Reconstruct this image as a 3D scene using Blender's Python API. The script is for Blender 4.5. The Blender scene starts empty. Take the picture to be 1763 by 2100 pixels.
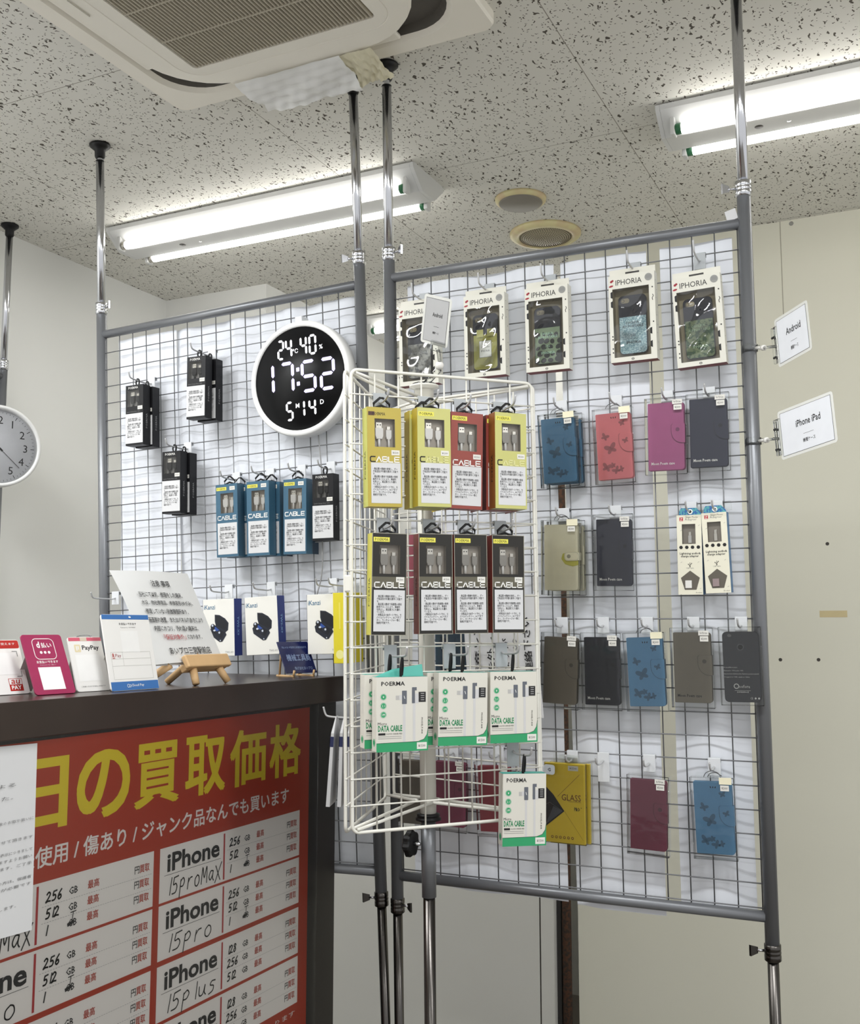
import bpy, bmesh, math, random
from mathutils import Vector, Matrix
random.seed(7)
SC = bpy.context.scene
COL = SC.collection
R = math.radians

# ------------------------------------------------------------------ camera
cam_d = bpy.data.cameras.new('camera'); cam = bpy.data.objects.new('camera', cam_d); COL.objects.link(cam)
cam_d.sensor_fit = 'HORIZONTAL'; cam_d.sensor_width = 36.0
cam_d.lens = 2150.0 / 1763.0 * 36.0
cam_d.clip_start = 0.02
cam.location = (0, 0, 1.5)
cam.rotation_euler = (math.pi / 2 + math.atan(240 / 2150), 0, R(25.85))
SC.camera = cam

# ------------------------------------------------------------------ view, world, unseen ceiling lamps
SC.view_settings.view_transform = 'Standard'
SC.view_settings.look = 'None'
SC.view_settings.gamma = 1.0
SC.view_settings.use_curve_mapping = False
SC.view_settings.exposure = 0.39
SC.cycles.transparent_max_bounces = 24
SC.cycles.max_bounces = 8
TUBE_STRENGTH = 9.0
CEIL_LAMP_POWER = 12.5
WORLD_STRENGTH = 0.68
CEIL = 2.965
w = bpy.data.worlds.new('world'); SC.world = w; w.use_nodes = True
bg = w.node_tree.nodes['Background']
bg.inputs['Color'].default_value = (0.98, 0.99, 1.0, 1); bg.inputs['Strength'].default_value = WORLD_STRENGTH

def tube_lamp(x, y, k=1.0):
    l = bpy.data.lights.new('unseen_tube_light', 'AREA'); l.shape = 'RECTANGLE'
    l.size = 1.18; l.size_y = 0.04; l.energy = CEIL_LAMP_POWER * k; l.color = (0.97, 0.985, 1.0)
    o = bpy.data.objects.new('unseen_tube_light', l); o.location = (x, y, CEIL - 0.07); COL.objects.link(o)
for lx in (-2.05, -0.02, 1.9):
    for ly in (0.93, 1.08):
        tube_lamp(lx, ly - 0.1)
for lx in (-0.02, 1.9):
    tube_lamp(lx, -1.0)
for ly in (1.28, 1.42):
    tube_lamp(-2.46, ly, 0.55)  # added unseen pair, only there to brighten the left wall and left rack

# ------------------------------------------------------------------ materials
def lin(c):
    return tuple(((v / 255) / 12.92 if v / 255 <= 0.04045 else ((v / 255 + 0.055) / 1.055) ** 2.4) for v in c)
MATS = {}
def mat(name, c, rough=0.6, metal=0.0, var=0.05, scale=30.0, bump=0.0, spec=0.5, coat=0.0, trans=0.0):
    if name in MATS: return MATS[name]
    m = bpy.data.materials.new(name); m.use_nodes = True
    nt = m.node_tree; b = nt.nodes['Principled BSDF']
    l = lin(c)
    b.inputs['Roughness'].default_value = rough; b.inputs['Metallic'].default_value = metal
    b.inputs['Specular IOR Level'].default_value = spec
    b.inputs['Coat Weight'].default_value = coat
    tc = nt.nodes.new('ShaderNodeTexCoord'); n = nt.nodes.new('ShaderNodeTexNoise')
    n.inputs['Scale'].default_value = scale; n.inputs['Detail'].default_value = 3
    nt.links.new(tc.outputs['Object'], n.inputs['Vector'])
    mx = nt.nodes.new('ShaderNodeMix'); mx.data_type = 'RGBA'
    mx.inputs['A'].default_value = (*[v * (1 - var) for v in l], 1)
    mx.inputs['B'].default_value = (*[min(1, v * (1 + var)) for v in l], 1)
    nt.links.new(n.outputs['Fac'], mx.inputs['Factor'])
    nt.links.new(mx.outputs['Result'], b.inputs['Base Color'])
    if bump:
        bp = nt.nodes.new('ShaderNodeBump'); bp.inputs['Strength'].default_value = bump; bp.inputs['Distance'].default_value = 0.002
        nt.links.new(n.outputs['Fac'], bp.inputs['Height']); nt.links.new(bp.outputs['Normal'], b.inputs['Normal'])
    MATS[name] = m
    return m
def two_tone(name, c1, c2, kind='noise', scale=60.0, lo=0.45, hi=0.55, rough=0.5, rot=0.0):
    """printed or woven two-colour surface"""
    if name in MATS: return MATS[name]
    m = bpy.data.materials.new(name); m.use_nodes = True
    nt = m.node_tree; b = nt.nodes['Principled BSDF']; b.inputs['Roughness'].default_value = rough
    tc = nt.nodes.new('ShaderNodeTexCoord'); mp = nt.nodes.new('ShaderNodeMapping')
    mp.inputs['Rotation'].default_value = (0, rot, 0)
    nt.links.new(tc.outputs['Object'], mp.inputs['Vector'])
    if kind == 'wave':
        n = nt.nodes.new('ShaderNodeTexWave'); n.bands_direction = 'X'; out = 'Fac'
    elif kind == 'voronoi':
        n = nt.nodes.new('ShaderNodeTexVoronoi'); out = 'Distance'
    elif kind == 'cells':
        n = nt.nodes.new('ShaderNodeTexVoronoi'); out = 'Color'
    else:
        n = nt.nodes.new('ShaderNodeTexNoise'); out = 'Fac'
    n.inputs['Scale'].default_value = scale
    nt.links.new(mp.outputs['Vector'], n.inputs['Vector'])
    rp = nt.nodes.new('ShaderNodeValToRGB')
    rp.color_ramp.elements[0].position = lo; rp.color_ramp.elements[0].color = (*lin(c1), 1)
    rp.color_ramp.elements[1].position = hi; rp.color_ramp.elements[1].color = (*lin(c2), 1)
    nt.links.new(n.outputs[out], rp.inputs['Fac'])
    nt.links.new(rp.outputs['Color'], b.inputs['Base Color'])
    MATS[name] = m
    return m
def clear(name, tint=(240, 242, 240), gloss=0.10, rough=0.06, body=0.06, bump=0.12):
    """thin clear plastic: see-through sheet with a glossy skin and a trace of haze"""
    if name in MATS: return MATS[name]
    m = bpy.data.materials.new(name); m.use_nodes = True
    nt = m.node_tree; nt.nodes.clear()
    o = nt.nodes.new('ShaderNodeOutputMaterial'); t = nt.nodes.new('ShaderNodeBsdfTransparent'); g = nt.nodes.new('ShaderNodeBsdfGlossy')
    d = nt.nodes.new('ShaderNodeBsdfDiffuse')
    t.inputs['Color'].default_value = (*lin(tint), 1); g.inputs['Roughness'].default_value = rough
    d.inputs['Color'].default_value = (*lin((225, 225, 222)), 1)
    fr = nt.nodes.new('ShaderNodeFresnel'); fr.inputs['IOR'].default_value = 1.4
    tc = nt.nodes.new('ShaderNodeTexCoord'); n = nt.nodes.new('ShaderNodeTexNoise'); n.inputs['Scale'].default_value = 25
    bp = nt.nodes.new('ShaderNodeBump'); bp.inputs['Strength'].default_value = bump; bp.inputs['Distance'].default_value = 0.004
    nt.links.new(tc.outputs['Object'], n.inputs['Vector']); nt.links.new(n.outputs['Fac'], bp.inputs['Height'])
    nt.links.new(bp.outputs['Normal'], g.inputs['Normal'])
    ad = nt.nodes.new('ShaderNodeMath'); ad.operation = 'ADD'; ad.inputs[1].default_value = gloss; ad.use_clamp = True
    nt.links.new(fr.outputs['Fac'], ad.inputs[0])
    m1 = nt.nodes.new('ShaderNodeMixShader'); m1.inputs[0].default_value = body
    nt.links.new(t.outputs[0], m1.inputs[1]); nt.links.new(d.outputs[0], m1.inputs[2])
    m2 = nt.nodes.new('ShaderNodeMixShader'); nt.links.new(ad.outputs[0], m2.inputs[0])
    nt.links.new(m1.outputs[0], m2.inputs[1]); nt.links.new(g.outputs[0], m2.inputs[2])
    nt.links.new(m2.outputs[0], o.inputs['Surface'])
    MATS[name] = m
    return m
def glow(name, c, s):
    if name in MATS: return MATS[name]
    m = bpy.data.materials.new(name); m.use_nodes = True
    nt = m.node_tree; nt.nodes.clear()
    o = nt.nodes.new('ShaderNodeOutputMaterial'); e = nt.nodes.new('ShaderNodeEmission')
    e.inputs['Color'].default_value = (*lin(c), 1); e.inputs['Strength'].default_value = s
    nt.links.new(e.outputs[0], o.inputs['Surface'])
    MATS[name] = m
    return m
def paper_thin(name, c):
    """white paper that lets a little light through"""
    if name in MATS: return MATS[name]
    m = mat(name, c, 0.85, var=0.02, scale=12, spec=0.2)
    nt = m.node_tree; b = nt.nodes['Principled BSDF']; o = [n for n in nt.nodes if n.type == 'OUTPUT_MATERIAL'][0]
    t = nt.nodes.new('ShaderNodeBsdfTranslucent'); t.inputs['Color'].default_value = (*lin(c), 1)
    mx = nt.nodes.new('ShaderNodeMixShader'); mx.inputs[0].default_value = 0.12
    nt.links.new(b.outputs[0], mx.inputs[1]); nt.links.new(t.outputs[0], mx.inputs[2]); nt.links.new(mx.outputs[0], o.inputs['Surface'])
    return m
def ceiling_mat():
    m = bpy.data.materials.new('mineral_fibre_ceiling'); m.use_nodes = True
    nt = m.node_tree; L = nt.links; N = nt.nodes.new; b = nt.nodes['Principled BSDF']; b.inputs['Roughness'].default_value = 0.9
    b.inputs['Specular IOR Level'].default_value = 0.15
    g = N('ShaderNodeNewGeometry')
    nz = N('ShaderNodeTexNoise'); nz.inputs['Scale'].default_value = 55; nz.inputs['Detail'].default_value = 1; L.new(g.outputs['Position'], nz.inputs['Vector'])
    s1 = N('ShaderNodeVectorMath'); s1.operation = 'SUBTRACT'; s1.inputs[1].default_value = (0.5, 0.5, 0.5); L.new(nz.outputs['Color'], s1.inputs[0])
    s2 = N('ShaderNodeVectorMath'); s2.operation = 'MULTIPLY_ADD'; s2.inputs[1].default_value = (0.024, 0.024, 0); L.new(s1.outputs[0], s2.inputs[0]); L.new(g.outputs['Position'], s2.inputs[2])
    def marks(sx, sy, thr, pick, rot):
        mp = N('ShaderNodeMapping'); mp.inputs['Scale'].default_value = (sx, sy, 0.0); mp.inputs['Rotation'].default_value = (0, 0, rot)
        L.new(s2.outputs[0], mp.inputs['Vector'])
        v = N('ShaderNodeTexVoronoi'); v.voronoi_dimensions = '2D'; v.inputs['Scale'].default_value = 1.0
        L.new(mp.outputs['Vector'], v.inputs['Vector'])
        a = N('ShaderNodeMath'); a.operation = 'LESS_THAN'; a.inputs[1].default_value = thr; L.new(v.outputs['Distance'], a.inputs[0])
        sp = N('ShaderNodeSeparateColor'); L.new(v.outputs['Color'], sp.inputs['Color'])
        c = N('ShaderNodeMath'); c.operation = 'LESS_THAN'; c.inputs[1].default_value = pick; L.new(sp.outputs['Red'], c.inputs[0])
        d = N('ShaderNodeMath'); d.operation = 'MULTIPLY'; L.new(a.outputs[0], d.inputs[0]); L.new(c.outputs[0], d.inputs[1])
        return d
    ms = [marks(74, 26, 0.19, 0.28, 0.25), marks(84, 84, 0.16, 0.34, 0.0), marks(60, 60, 0.10, 0.4, 0.9)]
    acc = ms[0]
    for k in ms[1:]:
        x = N('ShaderNodeMath'); x.operation = 'MAXIMUM'; L.new(acc.outputs[0], x.inputs[0]); L.new(k.outputs[0], x.inputs[1]); acc = x
    # board joints every 0.91 m
    sx = N('ShaderNodeSeparateXYZ'); L.new(g.outputs['Position'], sx.inputs[0])
    js = []
    for ax, off in (('X', 0.78), ('Y', -2.0 + 0.91 * 4)):
        a = N('ShaderNodeMath'); a.operation = 'ADD'; a.inputs[1].default_value = off + 0.91 * 6; L.new(sx.outputs[ax], a.inputs[0])
        f = N('ShaderNodeMath'); f.operation = 'PINGPONG'; f.inputs[1].default_value = 0.455; L.new(a.outputs[0], f.inputs[0])
        t = N('ShaderNodeMath'); t.operation = 'LESS_THAN'; t.inputs[1].default_value = 0.0012; L.new(f.outputs[0], t.inputs[0]); js.append(t)
    j = N('ShaderNodeMath'); j.operation = 'MAXIMUM'; L.new(js[0].outputs[0], j.inputs[0]); L.new(js[1].outputs[0], j.inputs[1])
    c0 = N('ShaderNodeMix'); c0.data_type = 'RGBA'; c0.inputs['A'].default_value = (*lin((222, 220, 212)), 1); c0.inputs['B'].default_value = (*lin((150, 145, 135)), 1)
    L.new(j.outputs[0], c0.inputs['Factor'])
    c1 = N('ShaderNodeMix'); c1.data_type = 'RGBA'; c1.inputs['B'].default_value = (*lin((92, 87, 79)), 1)
    L.new(acc.outputs[0], c1.inputs['Factor']); L.new(c0.outputs['Result'], c1.inputs['A'])
    L.new(c1.outputs['Result'], b.inputs['Base Color'])
    return m

WHITE = mat('white_card', (236, 235, 230), 0.55, var=0.02)
PAPER = mat('white_paper', (206, 206, 206), 0.8, var=0.02)
STICK = mat('sticker_white', (220, 218, 210), 0.6, var=0.02)
CREAMST = mat('sticker_cream', (236, 230, 200), 0.6, var=0.03)
INK = mat('black_ink', (24, 23, 24), 0.6, var=0.05)
GREYINK = mat('grey_ink', (120, 120, 120), 0.7)
WALLM = mat('wall_paint', (240, 240, 236), 0.7, var=0.015, scale=3, spec=0.3)
WALLR = mat('beige_wall_panel', (222, 220, 204), 0.55, var=0.015, scale=3, spec=0.4)
POSTM = mat('grey_painted_steel', (122, 124, 127), 0.36, 0.45, var=0.04)
CHROME = mat('chrome', (205, 206, 210), 0.16, 1.0, var=0.03)
CHROME_REFL = mat('chrome_dark_reflection', (84, 81, 78), 0.25, 1.0, var=0.03)  # chrome of the lower poles, dark floor reflection painted into its colour
WIREM = mat('grid_wire', (126, 127, 129), 0.4, 0.6, var=0.04)
BLACKP = mat('black_plastic', (13, 13, 14), 0.45, spec=0.35)
SPINW = mat('white_coated_wire', (222, 220, 210), 0.35, var=0.02)
PEGW = mat('peg_plate', (214, 216, 218), 0.4, var=0.03)
PEGM = mat('peg_wire', (190, 190, 190), 0.3, 0.3)
GREYP = mat('grey_plate', (168, 172, 174), 0.45, var=0.03)
CLEARP = clear('clear_plastic', (252, 253, 252), 0.0, 0.05, 0.015)
FILM = clear('clear_film', (252, 252, 252), 0.0, 0.05, 0.01)
SHEET = paper_thin('backing_paper', (229, 232, 238))
WOODD = mat('dark_walnut', (44, 32, 27), 0.28, var=0.25, scale=14, spec=0.5)
WOODB = mat('black_board', (38, 34, 31), 0.5, var=0.12, scale=9)
PINE = mat('pine_wood', (200, 164, 118), 0.55, var=0.12, scale=25)
STEEL = mat('plug_metal', (200, 196, 186), 0.3, 0.9)
PLUGW = mat('plug_white', (226, 224, 218), 0.4)
PLUGG = mat('plug_grey', (150, 146, 138), 0.45)
TRAY = mat('grey_tray', (158, 150, 138), 0.6)
GREENT = mat('teal_green', (40, 150, 96), 0.5)
TEAL = mat('mint_flap', (72, 162, 148), 0.5)

# ------------------------------------------------------------------ mesh builder
class MB:
    def __init__(s): s.v = []; s.f = []; s.mi = []; s.sm = []; s.ms = []; s.M = Matrix()
    def slot(s, m):
        if m not in s.ms: s.ms.append(m)
        return s.ms.index(m)
    def add(s, vs, fs, m, smooth=False):
        o = len(s.v); M = s.M
        s.v += [tuple(M @ Vector(p)) for p in vs]
        k = s.slot(m)
        for f in fs: s.f.append([i + o for i in f]); s.mi.append(k); s.sm.append(smooth)
        return s
    def box(s, x0, x1, y0, y1, z0, z1, m):
        vs = [(x0, y0, z0), (x1, y0, z0), (x1, y1, z0), (x0, y1, z0), (x0, y0, z1), (x1, y0, z1), (x1, y1, z1), (x0, y1, z1)]
        return s.add(vs, [(0, 3, 2, 1), (4, 5, 6, 7), (0, 1, 5, 4), (1, 2, 6, 5), (2, 3, 7, 6), (3, 0, 4, 7)], m)
    def bbox(s, x0, x1, y0, y1, z0, z1, m, b=0.002, seg=2):
        bm = bmesh.new(); bmesh.ops.create_cube(bm, size=1)
        for v in bm.verts: v.co = ((x0 + x1) / 2 + v.co.x * (x1 - x0), (y0 + y1) / 2 + v.co.y * (y1 - y0), (z0 + z1) / 2 + v.co.z * (z1 - z0))
        bmesh.ops.bevel(bm, geom=bm.edges[:], offset=b, segments=seg, profile=0.5, affect='EDGES')
        bm.verts.index_update()
        s.add([v.co[:] for v in bm.verts], [[v.index for v in f.verts] for f in bm.faces], m); bm.free(); return s
    def prism(s, pts, y0, y1, m, ch=0.0, smooth=False):
        """pts (x, z) anticlockwise seen from the front (-y); front face at y0"""
        n = len(pts); cx = sum(p[0] for p in pts) / n; cz = sum(p[1] for p in pts) / n
        def ring(k, y):
            out = []
            for x, z in pts:
                d = math.hypot(x - cx, z - cz) or 1
                out.append((x - (x - cx) / d * k, y, z - (z - cz) / d * k))
            return out
        if ch: rs = [ring(ch, y0), ring(ch * 0.3, y0 + ch * 0.3), ring(0, y0 + ch), ring(0, y1)]
        else: rs = [ring(0, y0), ring(0, y1)]
        vs = [p for r in rs for p in r]
        fs = [list(range(n))]
        for k in range(len(rs) - 1):
            for i in range(n):
                j = (i + 1) % n
                fs.append([k * n + i, (k + 1) * n + i, (k + 1) * n + j, k * n + j])
        fs.append([(len(rs) - 1) * n + i for i in range(n - 1, -1, -1)])
        return s.add(vs, fs, m, smooth)
    def shell(s, pts, y0, y1, m):
        """open tube walls of a prism (no end faces)"""
        n = len(pts)
        vs = [(x, y0, z) for x, z in pts] + [(x, y1, z) for x, z in pts]
        return s.add(vs, [[i, n + i, n + (i + 1) % n, (i + 1) % n] for i in range(n)], m)
    def holed(s, x0, x1, z0, z1, hx0, hx1, hz0, hz1, y0, y1, yd, m, mi=None):
        """box with a rectangular recess in its front (-y) face"""
        mi = mi or m
        vs = [(x0, y0, z0), (x1, y0, z0), (x1, y0, z1), (x0, y0, z1), (hx0, y0, hz0), (hx1, y0, hz0), (hx1, y0, hz1), (hx0, y0, hz1),
              (x0, y1, z0), (x1, y1, z0), (x1, y1, z1), (x0, y1, z1)]
        s.add(vs, [(0, 1, 5, 4), (1, 2, 6, 5), (2, 3, 7, 6), (3, 0, 4, 7), (0, 8, 9, 1), (1, 9, 10, 2), (2, 10, 11, 3), (3, 11, 8, 0), (8, 11, 10, 9)], m)
        vs = [(hx0, y0, hz0), (hx1, y0, hz0), (hx1, y0, hz1), (hx0, y0, hz1), (hx0, yd, hz0), (hx1, yd, hz0), (hx1, yd, hz1), (hx0, yd, hz1)]
        return s.add(vs, [(0, 1, 5, 4), (1, 2, 6, 5), (2, 3, 7, 6), (3, 0, 4, 7), (4, 5, 6, 7)], mi)
    def lathe(s, prof, m, n=24, smooth=True, closed=False):
        vs = []; fs = []
        for r, z in prof:
            for i in range(n):
                a = 2 * math.pi * i / n; vs.append((r * math.cos(a), r * math.sin(a), z))
        for k in range(len(prof) - 1):
            for i in range(n):
                j = (i + 1) % n; fs.append([k * n + i, k * n + j, (k + 1) * n + j, (k + 1) * n + i])
        if not closed:
            fs.append(list(range(n - 1, -1, -1))); fs.append([(len(prof) - 1) * n + i for i in range(n)])
        return s.add(vs, fs, m, smooth)
    def tube(s, pts, r, m, n=8, closed=False, flat=1.0, smooth=True):
        P = [Vector(p) for p in pts]; k = len(P); rs = r if isinstance(r, (list, tuple)) else [r] * k
        vs = []; up = None
        for i in range(k):
            if closed: t = (P[(i + 1) % k] - P[i - 1])
            else: t = P[min(i + 1, k - 1)] - P[max(i - 1, 0)]
            t.normalize()
            if up is None:
                up = Vector((0, 0, 1)) if abs(t.z) < 0.9 else Vector((0, 1, 0))
            a = up - t * up.dot(t)
            if a.length < 1e-6: a = t.orthogonal()
            a.normalize(); b = t.cross(a); up = a
            for j in range(n):
                q = 2 * math.pi * j / n; vs.append(tuple(P[i] + (a * math.cos(q) + b * math.sin(q) * flat) * rs[i]))
        fs = []
        for i in range(k if closed else k - 1):
            i2 = (i + 1) % k
            for j in range(n):
                j2 = (j + 1) % n; fs.append([i * n + j, i * n + j2, i2 * n + j2, i2 * n + j])
        if not closed:
            fs.append(list(range(n - 1, -1, -1))); fs.append([(k - 1) * n + j for j in range(n)])
        return s.add(vs, fs, m, smooth)
    def build(s, name, parent=None, M=None, label=None):
        me = bpy.data.meshes.new(name); me.from_pydata(s.v, [], s.f)
        for m in s.ms: me.materials.append(m)
        me.polygons.foreach_set('material_index', s.mi); me.polygons.foreach_set('use_smooth', s.sm)
        me.update()
        o = bpy.data.objects.new(name, me); COL.objects.link(o)
        if M is not None: o.matrix_world = M
        if parent is not None: o.parent = parent
        if label: o['label'] = label
        return o
def rr(w, h, r, n=5, cx=0.0, cz=0.0):
    """rounded rectangle, anticlockwise in (x, z)"""
    out = []
    for sx, sz, a0 in ((1, -1, -90), (1, 1, 0), (-1, 1, 90), (-1, -1, 180)):
        for i in range(n + 1):
            a = R(a0 + 90 * i / n); out.append((cx + sx * (w / 2 - r) + r * math.cos(a), cz + sz * (h / 2 - r) + r * math.sin(a)))
    return out
def bez(pts, n=6):
    """smooth curve through points (Catmull-Rom)"""
    P = [Vector(p) for p in pts]; out = []
    for i in range(len(P) - 1):
        a, b, c, d = P[max(i - 1, 0)], P[i], P[i + 1], P[min(i + 2, len(P) - 1)]
        for k in range(n):
            t = k / n
            out.append(0.5 * ((2 * b) + (c - a) * t + (2 * a - 5 * b + 4 * c - d) * t * t + (3 * b - a - 3 * c + d) * t ** 3))
    out.append(P[-1]); return out

# ------------------------------------------------------------------ flat print: lettering and marks lying on a face
GLYPHS = {}
def glyph(s, bold, res):
    key = (s, bold, res)
    if key not in GLYPHS:
        c = bpy.data.curves.new('lettering', 'FONT'); c.body = s; c.resolution_u = res; c.offset = bold; c.space_line = 1.0
        o = bpy.data.objects.new('lettering', c); COL.objects.link(o)
        dg = bpy.context.evaluated_depsgraph_get(); ev = o.evaluated_get(dg); me = ev.to_mesh()
        vs = [(v.co.x, v.co.y) for v in me.vertices]; fs = [tuple(p.vertices) for p in me.polygons]
        flip = sum(p.normal.z for p in me.polygons) < 0
        if flip: fs = [f[::-1] for f in fs]
        ev.to_mesh_clear(); bpy.data.objects.remove(o); bpy.data.curves.remove(c)
        GLYPHS[key] = (vs, fs)
    return GLYPHS[key]
class Art:
    def __init__(s, mb, o, x, y, eps=0.00018):
        s.mb = mb; s.o = Vector(o); s.x = Vector(x).normalized(); s.y = Vector(y).normalized(); s.n = s.x.cross(s.y); s.e = eps
    def P(s, x, y, l=1): return tuple(s.o + s.x * x + s.y * y + s.n * (s.e * l))
    def poly(s, pts, m, l=1): s.mb.add([s.P(x, y, l) for x, y in pts], [list(range(len(pts)))], m)
    def rect(s, x0, y0, x1, y1, m, l=1): s.poly([(x0, y0), (x1, y0), (x1, y1), (x0, y1)], m, l)
    def rrect(s, x0, y0, x1, y1, r, m, l=1): s.poly(rr(x1 - x0, y1 - y0, r, 4, (x0 + x1) / 2, (y0 + y1) / 2), m, l)
    def disc(s, cx, cy, r, m, l=1, n=20, sy=1.0, rot=0.0):
        pts = []
        for i in range(n):
            a = 2 * math.pi * i / n; px, py = r * math.cos(a), r * sy * math.sin(a)
            pts.append((cx + px * math.cos(rot) - py * math.sin(rot), cy + px * math.sin(rot) + py * math.cos(rot)))
        s.poly(pts, m, l)
    def ring(s, cx, cy, r0, r1, m, l=1, n=28):
        vs = []
        for i in range(n):
            a = 2 * math.pi * i / n
            vs += [s.P(cx + r0 * math.cos(a), cy + r0 * math.sin(a), l), s.P(cx + r1 * math.cos(a), cy + r1 * math.sin(a), l)]
        s.mb.add(vs, [(2 * i, 2 * i + 1, (2 * i + 3) % (2 * n), (2 * i + 2) % (2 * n)) for i in range(n)], m)
    def outline(s, pts, wd, m, l=1, closed=True):
        k = len(pts); rng = range(k) if closed else range(k - 1)
        for i in rng: s.line(pts[i], pts[(i + 1) % k], wd, m, l)
    def line(s, a, b, wd, m, l=1):
        a = Vector(a); b = Vector(b); d = (b - a)
        if d.length < 1e-9: return
        d.normalize(); q = Vector((-d.y, d.x)) * wd / 2; e = d * wd * 0.3
        s.poly([tuple(a - q - e), tuple(b - q + e), tuple(b + q + e), tuple(a + q - e)], m, l)
    def stroke(s, pts, wd, m, l=1, smooth=True):
        pts = [(p[0], p[1], 0) for p in pts]
        if smooth and len(pts) > 2: pts = bez(pts, 4)
        for i in range(len(pts) - 1): s.line((pts[i][0], pts[i][1]), (pts[i + 1][0], pts[i + 1][1]), wd, m, l)
    def text(s, t, cx, cy, m, w=None, h=None, l=2, bold=0.0, rot=0.0, shear=0.0, res=2, al='c'):
        cjk = any(ord(c) > 0x2000 for c in t)
        vs, fs = glyph(t, 0.0 if cjk else bold, res)
        if not vs: return
        x0 = min(v[0] for v in vs); x1 = max(v[0] for v in vs); y0 = min(v[1] for v in vs); y1 = max(v[1] for v in vs)
        kx = w / (x1 - x0) if w else None; ky = h / (y1 - y0) if h else None
        kx = kx or ky; ky = ky or kx
        ax = (x0 + x1) / 2 if al == 'c' else (x0 if al == 'l' else x1)
        c, sn = math.cos(rot), math.sin(rot)
        sh = [(0, 0)]
        if cjk and bold:   # heavier strokes: the same lettering again, shifted by a hair
            q = 4
            sh = [(bold * math.cos(2 * math.pi * i / q + 0.785), bold * math.sin(2 * math.pi * i / q + 0.785)) for i in range(q)]
        for i, (bx, by) in enumerate(sh):
            out = []
            for vx, vy in vs:
                px = (vx + bx - ax) * kx; py = (vy + by - (y0 + y1) / 2) * ky; px += shear * py
                out.append(s.P(cx + px * c - py * sn, cy + px * sn + py * c, l + 0.06 * i))
            s.mb.add(out, fs, m)
STROKES = {
 '1': [[(.55, 1), (.40, 0)]], '5': [[(.35, .95), (.28, .55), (.6, .58), (.78, .35), (.6, .06), (.15, .02)], [(.35, .95), (.9, 1.0)]],
 '2': [[(.15, .78), (.45, 1), (.75, .8), (.5, .4), (.08, 0), (.45, .08), (.9, .04)]],
 '6': [[(.75, 1), (.35, .6), (.2, .2), (.45, 0), (.75, .18), (.6, .45), (.25, .28)]],
 '8': [[(.75, .85), (.45, 1), (.25, .78), (.6, .5), (.7, .2), (.4, 0), (.2, .2), (.5, .5), (.75, .85)]],
 'p': [[(.25, .7), (.15, -.35)], [(.22, .6), (.55, .78), (.75, .55), (.55, .3), (.22, .3)]],
 'r': [[(.3, .65), (.22, 0)], [(.25, .35), (.5, .62), (.8, .66)]],
 'o': [[(.5, .66), (.22, .45), (.25, .1), (.55, 0), (.8, .25), (.72, .56), (.5, .66)]],
 'M': [[(.12, 0), (.22, 1), (.5, .35), (.8, 1), (.9, 0)]],
 'a': [[(.75, .6), (.4, .62), (.2, .3), (.4, .08), (.7, .35), (.78, .6), (.72, .2), (.9, 0)]],
 'X': [[(.1, .85), (.85, -.1)], [(.95, 1.0), (.1, -.2)]],
 'l': [[(.5, 1), (.45, 0)]], 'u': [[(.2, .62), (.25, .1), (.6, .1), (.78, .6), (.74, .2), (.9, 0)]],
 's': [[(.8, .6), (.45, .62), (.3, .42), (.65, .3), (.6, .02), (.2, -.1)]],
 'T': [[(.05, .95), (.95, 1)], [(.5, 1), (.45, 0)]], 'G': [[(.2, .1), (.8, .5)], [(.1, .3), (.7, .1)]],
 '0': [[(.5, 1), (.2, .6), (.3, .1), (.6, 0), (.8, .4), (.7, .9), (.5, 1)]], '9': [[(.75, .8), (.4, 1), (.25, .7), (.5, .5), (.75, .8), (.65, 0)]],
}
def handwrite(A, t, x, y, w, h, wd, m, slant=0.12, l=3):
    for ch in t:
        for st in STROKES.get(ch, []):
            A.stroke([(x + (px + slant * py) * w, y + py * h) for px, py in st], wd, m, l)
        x += w * (0.55 if ch in '1l' else 1.02)

# ------------------------------------------------------------------ scene objects
def thing(name, label, cat, M=None, group=None):
    o = bpy.data.objects.new(name, None); o.empty_display_size = 0.02; COL.objects.link(o)
    o['label'] = label; o['category'] = cat
    if group: o['group'] = group
    if M is not None: o.matrix_world = M
    return o
def tag(o, label, cat, group=None):
    o['label'] = label; o['category'] = cat
    if group: o['group'] = group
    return o
def struct(name, mb):
    o = mb.build(name); o['kind'] = 'structure'; return o
def dup(root, M, label=None, group=None, parent=None):
    def cp(o, par):
        c = o.copy(); COL.objects.link(c)
        if par is not None: c.parent = par; c.matrix_parent_inverse = o.matrix_parent_inverse
        for ch in list(o.children): cp(ch, c)
        return c
    kids = list(root.children)
    r = root.copy(); COL.objects.link(r); r.matrix_world = M
    for ch in kids: cp(ch, r)
    if label: r['label'] = label
    if group: r['group'] = group
    return r
T = Matrix.Translation
def RX(a): return Matrix.Rotation(a, 4, 'X')
def RY(a): return Matrix.Rotation(a, 4, 'Y')
def RZ(a): return Matrix.Rotation(a, 4, 'Z')
def frame(o, rows):
    m = Matrix(((*rows[0], o[0]), (*rows[1], o[1]), (*rows[2], o[2]), (0, 0, 0, 1))); return m

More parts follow.
